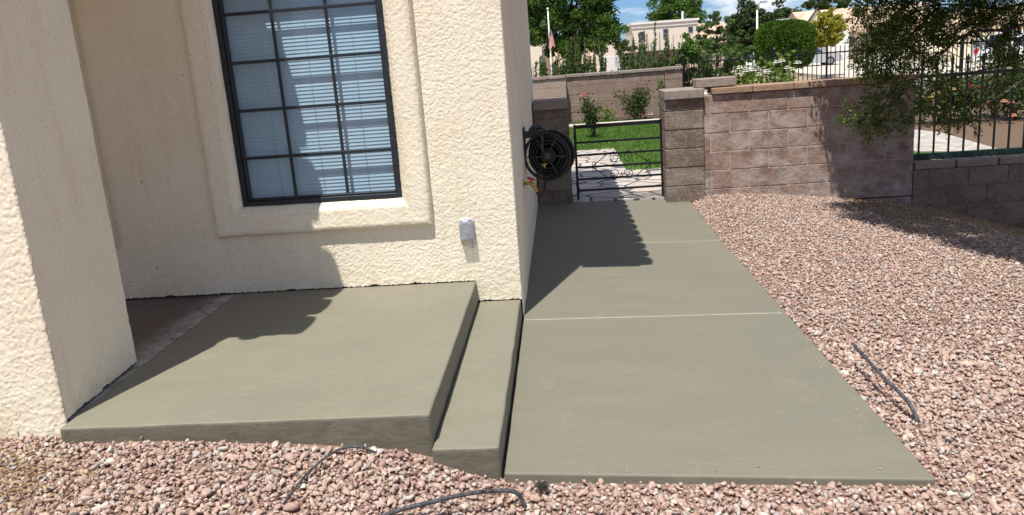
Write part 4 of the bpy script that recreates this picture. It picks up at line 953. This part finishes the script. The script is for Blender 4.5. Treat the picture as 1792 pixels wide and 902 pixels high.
def topiary(px, py, Y, rx, rz, label):
    c = at(px, py, Y); k = (c - CAM).length / F; t = thing('topiary_bush', (c.x, Y, -1.1), label, 'bush'); n = 15000
    d = unit(rng.normal(size=(n, 3))); e = .54                     # a rounded box, as the shears left it
    s = (np.abs(d[:, :]) ** (2 / e)).sum(1) ** (-e / 2); wobv = np.array([noise.noise(Vector(v) * 3.2) for v in d]) * .085
    P_ = np.array(c) + d * (s + wobv - np.abs(rng.normal(size=n)) * .05)[:, None] * np.array((rx * k, rx * k * .9, rz * k))
    V, Fc = leaf_arrays(P_, .13, .6, dirs=d); npmesh('foliage', V, Fc, L_bush, t)
    MB().tube([(c.x, Y, -1.2), (c.x, Y, c.z)], [.15, .1], 8).build('trunk', M_barkdk, t)
    mb = MB(); q = []; 
    import bmesh
    bm = bmesh.new(); bmesh.ops.create_icosphere(bm, subdivisions=3, radius=1)
    vs = [v.co.copy() for v in bm.verts]; fs = [tuple(v.index for v in f.verts) for f in bm.faces]; bm.free(); out = []
    for v in vs:
        s_ = (sum(abs(a_) ** (2 / e) for a_ in v)) ** (-e / 2) * .88; out.append((c.x + v.x * s_ * rx * k, c.y + v.y * s_ * rx * k * .9, c.z + v.z * s_ * rz * k))
    mb.add(out, fs); mb.build('inner_growth', plain('dense_inner_twigs', (.03, .06, .012), .95, 0, .4, 8), t)
topiary(1372, 79, 36, 43, 37, 'large dense green bush clipped into a rounded block')

# ------------------------------------------------------------------ neighbours
def corner_box(mb, p0, p1, Y, depth, zb): mb.box(p0.x, p1.x, Y, Y + depth, zb, max(p0.z, p1.z))
def glass_window(par, px0, py0, px1, py1, Y, name='window', sash=True):
    a_, b_ = at(px0, py0, Y), at(px1, py1, Y); f = MB(); w_ = .07; y_ = Y - .06
    x0, x1, z0, z1 = a_.x, b_.x, b_.z, a_.z
    f.box(x0, x0 + w_, y_, Y + .02, z0, z1).box(x1 - w_, x1, y_, Y + .02, z0, z1).box(x0 + w_, x1 - w_, y_, Y + .02, z0, z0 + w_).box(x0 + w_, x1 - w_, y_, Y + .02, z1 - w_, z1)
    if sash: f.box(x0 + w_, x1 - w_, y_ + .01, Y + .02, (z0 + z1) / 2 - .03, (z0 + z1) / 2 + .03)
    fo = f.build(name, M_fgrey, par); MB().box(x0 + w_, x1 - w_, Y - .03, Y - .005, z0 + w_, z1 - w_).build('pane', M_glassdark, fo)
# two-storey house
Y = 84; h2 = thing('two_storey_house', at(1165, 110, Y)[:], 'pale two-storey stucco house with flat parapet roof and vent pipe', 'house')
h2.location.z = -1.1
a_, b_ = at(1106, 46, Y), at(1221, 33, Y); zt = (a_.z + b_.z) / 2
MB().box(a_.x, b_.x, Y, Y + 9, -1.5, zt).build('wall', M_offwhite, h2)
MB().box(a_.x - .15, b_.x + .15, Y - .18, Y + 9.1, zt - .02, zt + .22).box(a_.x - .08, b_.x + .08, Y - .1, Y, zt - .42, zt - .32).build('parapet', M_white, h2)
glass_window(h2, 1118, 56, 1129, 72, Y); glass_window(h2, 1160, 51, 1170, 67, Y); glass_window(h2, 1204, 47, 1213, 57, Y, sash=False)
p = at(1194.5, 34, Y + 4); q = at(1194.5, 20, Y + 4); MB().tube([p, q], .12, 8).build('vent_pipe', M_white, h2)
a_, b_ = at(1222, 50, Y - 1), at(1276, 74, Y - 1); MB().box(a_.x, b_.x, Y - .5, Y + 8, -1.5, b_.z + .2).build('side_wing', M_offwhite, h2)
MB().prism([(Y - 1.2, b_.z), (Y + 4, a_.z + .6), (Y + 8.5, b_.z), (Y + 8.5, b_.z - .15), (Y - 1.2, b_.z - .15)], 'x', a_.x + .16, b_.x + .5).build('tile_roof', M_tileroof, h2)
a_, b_ = at(1112, 93, Y - .5), at(1180, 97, Y - .5); MB().box(a_.x, b_.x, Y - 3.0, Y - .01, b_.z - .3, a_.z + .1).build('porch_roof', M_brown, h2)
# flat house behind the big tree
Y = 47; h1 = thing('flat_roof_house', at(990, 110, Y)[:], 'low cream flat-roofed house half hidden behind the big tree', 'house'); h1.location.z = -1.1
a_, b_ = at(912, 56, Y), at(947, 50, Y); MB().box(a_.x - 4, b_.x, Y, Y + 8, -1.5, b_.z).build('wall', M_offwhite, h1)
MB().box(a_.x - 4, b_.x + .12, Y - .15, Y + 8, b_.z - .45, b_.z + .05).build('parapet', M_white, h1)
c_ = at(1048, 80, Y); MB().box(b_.x, c_.x, Y + 1.5, Y + 8, -1.5, c_.z).build('wall', M_cream2, h1)
a_, b_ = at(1041, 76, Y), at(1073, 73, Y); MB().box(a_.x, b_.x, Y - 1, Y + 1, -1.5, b_.z).build('entry_wall', M_offwhite, h1)
a_, b_ = at(1056, 57, Y), at(1070, 55, Y); zc = b_.z; MB().box(a_.x, b_.x, Y - .8, Y + .2, at(1063, 77, Y).z, zc).build('chimney', M_offwhite, h1)
MB().prism([(a_.x - .15, zc), (b_.x + .15, zc), ((a_.x + b_.x) / 2, zc + .3)], 'y', Y - .95, Y + .35).build('chimney_cap', M_tileroof, h1)
wf = thing('white_garden_fence', at(1075, 110, 30)[:], 'small white slatted fence seen through the cane shrubs', 'fence')
wf.location.z = -1.05; a_, b_ = at(1057, 99, 30), at(1086, 118, 30); mb = MB(); mb.box(a_.x, b_.x, 29.98, 30.02, a_.z - .05, a_.z); mb.build('rail', M_white, wf)
for i in range(12):
    x = a_.x + (b_.x - a_.x) * i / 11; MB().box(x - .018, x + .018, 29.96, 29.98, -1.1, a_.z - .02).build('slat', M_white, wf)
# flagpole
Y = 24; fp = thing('flagpole', at(960, 110, Y)[:], 'white flagpole carrying a limp striped flag', 'flagpole'); fp.location.z = -.95
top = at(958.5, 18, Y); MB().tube([(top.x + .02, Y, -1.1), (top.x, Y, top.z)], [.035, .022], 8).lathe([(.02, 0), (.05, .04), (.02, .09)], Matrix.Translation(top), 8).build('pole', M_white, fp, True)
def m_flagcloth():
    g = NG('striped_cloth'); uv = g.n('UVMap'); sx = g.n('SeparateXYZ'); g.l(uv.outputs[0], sx.inputs[0])
    mm = g.n('Math', operation='MULTIPLY'); mm.inputs[1].default_value = 6.5; g.l(sx.outputs[0], mm.inputs[0]); fr_ = g.n('Math', operation='FRACT'); g.l(mm.outputs[0], fr_.inputs[0])
    st = g.ramp(fr_.outputs[0], [(.46, (.55, .035, .05)), (.54, (.8, .78, .76))])
    c1 = g.n('Math', operation='GREATER_THAN'); c1.inputs[1].default_value = .60; g.l(sx.outputs[1], c1.inputs[0])
    c2 = g.n('Math', operation='LESS_THAN'); c2.inputs[1].default_value = .54; g.l(sx.outputs[0], c2.inputs[0])
    mu_ = g.n('Math', operation='MULTIPLY'); g.l(c1.outputs[0], mu_.inputs[0]); g.l(c2.outputs[0], mu_.inputs[1])
    return g.set(g.mix(mu_.outputs[0], st, (.06, .09, .22)), .8)
z1_, z0_ = at(959, 47, Y).z, at(962, 84, Y).z; nU, nV = 24, 14; V = []
for j in range(nV + 1):
    v = j / nV
    for i in range(nU + 1):
        u = i / nU; wd = (.05 + .20 * (1 - v) ** .8) ; V.append((top.x + .03 + u * wd - .08 * (1 - v), Y - .06 - .05 * math.sin(u * 17 + v * 2) * (.5 + .5 * u), z0_ + (z1_ - z0_) * v - u * .12 * v - .06 * math.sin(u * 7) * (1 - v)))
Fc = [(j * (nU + 1) + i, j * (nU + 1) + i + 1, (j + 1) * (nU + 1) + i + 1, (j + 1) * (nU + 1) + i) for j in range(nV) for i in range(nU)]
fl = MB().add(V, Fc).build('flag', m_flagcloth(), fp, True); uvl = fl.data.uv_layers.new(name='UVMap')
for lp in fl.data.loops: k = lp.vertex_index; uvl.data[lp.index].uv = ((k % (nU + 1)) / nU, (k // (nU + 1)) / nV)
# street lamps
def lamp(px, ytop, Y, label, arm, flip):
    t_ = at(px, ytop, Y); t = thing('street_lamp', (t_.x, Y, -1.0), label, 'street lamp'); mb = MB(); mb.tube([(t_.x, Y, -1.2), (t_.x, Y, t_.z)], [.09, .06], 8); mb.build('pole', M_white, t, True)
    e = Vector((t_.x + arm[0], Y, t_.z + arm[1])); MB().tube([(t_.x, Y, t_.z - .05), (t_.x + arm[0] * .25, Y, t_.z + arm[1] * .6), (t_.x + arm[0] * .65, Y, t_.z + arm[1] * .93), e], [.05, .045, .04, .035], 8).build('arm', M_fgrey if flip else M_white, t, True)
    MB().cbox(e.x - .05, e.x + .45, Y - .12, Y + .12, e.z - .07, e.z + .05, .03).build('lamp_head', M_fgrey, t)
lamp(1325, 18, 52, 'tall white street lamp standing before the evergreens', (.25, .55), True)
lamp(1377, 26, 88, 'shorter street lamp with a bent arm above the flat roof', (1.0, .45), False)
# right-hand house with tiled gable roof
Y = 66; h3 = thing('tiled_house', at(1500, 110, Y)[:], 'cream house with a tan tiled gable roof behind the yellow tree', 'house'); h3.location.z = -1.1
apex = at(1419, 17, Y); el = at(1405, 44, Y); er = at(1472, 50, Y)
dpt = 4.5
zr = apex.z; ze = er.z - .25; x_l = el.x - .4
MB().box(el.x + .1, at(1600, 50, Y).x, Y + .3, Y + 9, -1.5, ze).build('wall', M_offwhite, h3)
xg = apex.x
# roof slope facing the street runs to the right; its gable end faces left
MB().add([(xg - .3, Y - .5, ze), (at(1660, 30, Y).x, Y - .5, ze), (at(1660, 30, Y).x, Y + dpt, zr), (xg - .3, Y + dpt, zr), (xg - .3, Y + 9.5, ze), (at(1660, 30, Y).x, Y + 9.5, ze),
          (xg - .3, Y - .5, ze - .18), (at(1660, 30, Y).x, Y - .5, ze - .18), (at(1660, 30, Y).x, Y + 9.5, ze - .18), (xg - .3, Y + 9.5, ze - .18)],
         [(0, 1, 2, 3), (3, 2, 5, 4), (0, 6, 7, 1), (5, 8, 9, 4), (6, 9, 8, 7), (0, 3, 4, 9, 6), (1, 7, 8, 5, 2)]).build('roof', M_tileroof, h3)
gp_ = MB(); gp_.prism([(el.x, el.z), (apex.x + .9, el.z), (apex.x + .12, apex.z - .12)], 'y', Y - 1.2, Y + 1.5); gp_.build('gable', M_cream2, h3)
rl = MB()
rl.tube([(el.x - .1, Y - 1.3, el.z), (apex.x + .1, Y - 1.3, apex.z), (apex.x + 1.1, Y - 1.3, el.z)], .11, 6); rl.build('gable_trim', M_brown, h3)
a_, b_ = at(1384, 44, Y - 6), at(1434, 54, Y - 6); MB().box(a_.x - .2, b_.x, Y - 6, Y - 1.35, -1.5, a_.z).build('garage', M_offwhite, h3)
MB().box(a_.x - .3, b_.x + .1, Y - 6.15, Y - 1.35, a_.z - .25, a_.z + .06).build('parapet', M_white, h3)
g0, g1 = at(1409, 62, Y - 6), at(1432, 95, Y - 6); MB().box(g0.x, g1.x, Y - 6.04, Y - 5.95, -1.0, g0.z).build('garage_door', plain('grey_garage_door', (.38, .36, .33), .7), h3)
a_, b_ = at(1450, 52, Y - 3), at(1486, 60, Y - 3); MB().box(a_.x, b_.x, Y - 3, Y + .3, -1.5, a_.z + .1).build('side_wall', M_white, h3)
c_ = at(1466, 27, Y + 1); MB().box(-.55, .55, -.4, .4, -.05, .14, Matrix.Translation((c_.x, Y + 1.5, ze + (zr - ze) * 2.0 / (dpt + .5) + .1)) @ Matrix.Rotation(math.atan2(zr - ze, dpt + .5), 4, 'X')).build('skylight', plain('skylight_glass', (.25, .4, .6), .15), h3)
c_ = at(1370, 41, Y - 5); MB().cbox(c_.x - .5, c_.x + .5, Y - 5.3, Y - 4.6, at(1384, 44, Y - 6).z + .05, c_.z + .35, .04).build('cooler', M_fgrey, h3)
glass_window(h3, 1482, 64, 1492, 82, Y + .3)
g0, g1 = at(1530, 62, Y + .3), at(1570, 92, Y + .3); MB().box(g0.x, g1.x, Y + .22, Y + .32, -1.0, g0.z).build('garage_door', plain('white_garage_door', (.6, .57, .52), .6), h3)
# cream outbuilding at far right
Y = 46; h4 = thing('cream_outbuilding', at(1700, 100, Y)[:], 'low cream outbuilding with a grey door seen through the overhanging branches', 'building'); h4.location.z = -1.0
a_, b_ = at(1668, 62, Y), at(1840, 50, Y); zt = a_.z
poly = [(a_.x, -1.5), (a_.x, zt - 1.0), (a_.x + .3, zt - .45), (a_.x + .9, zt - .1), (a_.x + 1.7, zt), (b_.x, zt), (b_.x, -1.5)]
MB().prism(poly, 'y', Y, Y + 7).build('wall', M_cream2, h4)
g0, g1 = at(1702, 70, Y), at(1728, 98, Y); MB().box(g0.x, g1.x, Y - .05, Y + .05, -1.0, g0.z).build('door', plain('grey_door', (.3, .3, .33), .6), h4)
MB().prism([(a_.x + 1.5, zt), (b_.x, zt), (b_.x, zt + 1.6), (a_.x + 3.0, zt + 1.6)], 'y', Y + 1, Y + 7).build('roof', M_tileroof, h4)

# ------------------------------------------------------------------ parked cars
def car(name, loc, rz, label, paint, L=4.6, W=1.8, H=1.5):
    t = thing(name, loc, label, 'car'); t.rotation_euler.z = rz
    def prof(zs): return zs
    side = [(-L / 2, .35), (-L / 2 + .03, .75), (-L / 2 + .15, .92), (-L * .25, .98), (L * .30, .98), (L / 2 - .25, .84), (L / 2 - .03, .66), (L / 2, .35), (L / 2 - .1, .24), (-L / 2 + .1, .24)]
    secs = [(-W / 2 + .02, .93), (-W / 2, 1.0), (W / 2, 1.0), (W / 2 - .02, .93)]
    mb = MB(); n = len(side); vs = []
    for (y, k) in secs:
        for (x, z_) in side: vs.append((x * (1 if k == 1 else .985), y + (.05 if y < 0 else -.05) * (k != 1) * -1 * 0, .24 + (z_ - .24) * k))
    mb.add(vs, [(i * n + j, i * n + (j + 1) % n, (i + 1) * n + (j + 1) % n, (i + 1) * n + j) for i in range(3) for j in range(n)] + [tuple(range(n - 1, -1, -1)), tuple(range(3 * n, 4 * n))])
    top = [(-L * .40, .97), (-L * .33, H - .08), (-L * .22, H), (L * .05, H), (L * .13, H - .06), (L * .27, .97)]
    def ring(s): return [(x, z_) for x, z_ in top]
    m = len(top); vs = [(x, -W / 2 + .07 + (.14 if z_ > 1.2 else 0), z_) for x, z_ in top] + [(x, W / 2 - .07 - (.14 if z_ > 1.2 else 0), z_) for x, z_ in top]
    mb.add(vs, [tuple(range(m - 1, -1, -1)), tuple(range(m, 2 * m))] + [(i, i + 1, m + i + 1, m + i) for i in range(m - 1)])
    def pa(o): o.parent = t; return o
    pa(mb.build('body', paint, bevel=.03))
    for s in (-1, 1):
        yy = s * (W / 2 - .045)
        for (xa, xb) in ((-L * .33, -L * .07), (-L * .055, L * .20)):
            g = MB(); q = [(xa + (.06 if xa < -L * .2 else 0), 1.02), (xb, 1.02), (xb - (.34 if xb > 0 else 0), H - .12), (xa + (.16 if xa < -L * .2 else 0), H - .12)]
            g.add([(x, s * (W / 2 - .062 - (.135 if z_ > 1.1 else .0)), z_) for x, z_ in q] + [(x, s * (W / 2 - .10 - (.135 if z_ > 1.1 else .0)), z_) for x, z_ in q], [(0, 1, 2, 3), (7, 6, 5, 4), (0, 4, 5, 1), (1, 5, 6, 2), (2, 6, 7, 3), (3, 7, 4, 0)])
            pa(g.build('side_window', M_glassdark))
    for (x0_, z0_, x1_, z1_, nm) in ((L * .262, 1.0, L * .145, H - .1, 'windscreen'), (-L * .395, 1.03, -L * .335, H - .12, 'rear_window')):
        d = .02 if nm == 'windscreen' else -.02
        pa(MB().add([(x0_ + d, -W / 2 + .16, z0_), (x0_ + d, W / 2 - .16, z0_), (x1_ + d, W / 2 - .27, z1_), (x1_ + d, -W / 2 + .27, z1_)], [(0, 1, 2, 3)]).build(nm, M_glassdark))
    for x in (-L * .30, L * .31):
        for s in (-1, 1):
            mt = Matrix.Translation((x, s * (W / 2 - .09), .33)) @ Matrix.Rotation(R_(90), 4, 'X')
            w_ = pa(MB().lathe([(.2, -.11), (.30, -.11), (.33, -.08), (.33, .08), (.30, .11), (.2, .11)], mt, 20).build('wheel', M_tyre, None, True))
            hb = MB().lathe([(.05, -.118), (.2, -.115), (.21, -.09), (.21, .09), (.2, .115), (.05, .118)], mt, 16).build('rim', M_steel); hb.parent = w_
    for s in (-1, 1):
        pa(MB().cbox(L / 2 - .12, L / 2 - .015, s * .62 - .2, s * .62 + .2, .62, .76, .02).build('headlight', M_white))
        pa(MB().cbox(-L / 2 - .012, -L / 2 + .15, s * .72 - .14, s * .72 + .14, .72, .95, .02).build('tail_light', M_redlight))
    return t
c_ = at(1420, 103, 55); car('silver_car', (c_.x - .3, 55, -.93), R_(-4), 'silver car parked on the driveway behind the clipped bush', M_silver)
c_ = at(1313, 105, 50); car('white_car', (c_.x, 50, -1.0), R_(235), 'white car glimpsed at the foot of the tall street lamp', M_wcar)
c_ = at(1770, 100, 38); car('white_car', (c_.x + .8, 38, -.9), R_(8), 'white car with red tail light behind the branches at right', M_wcar, 4.8, 1.9, 1.75)
scene.cycles.samples = 64
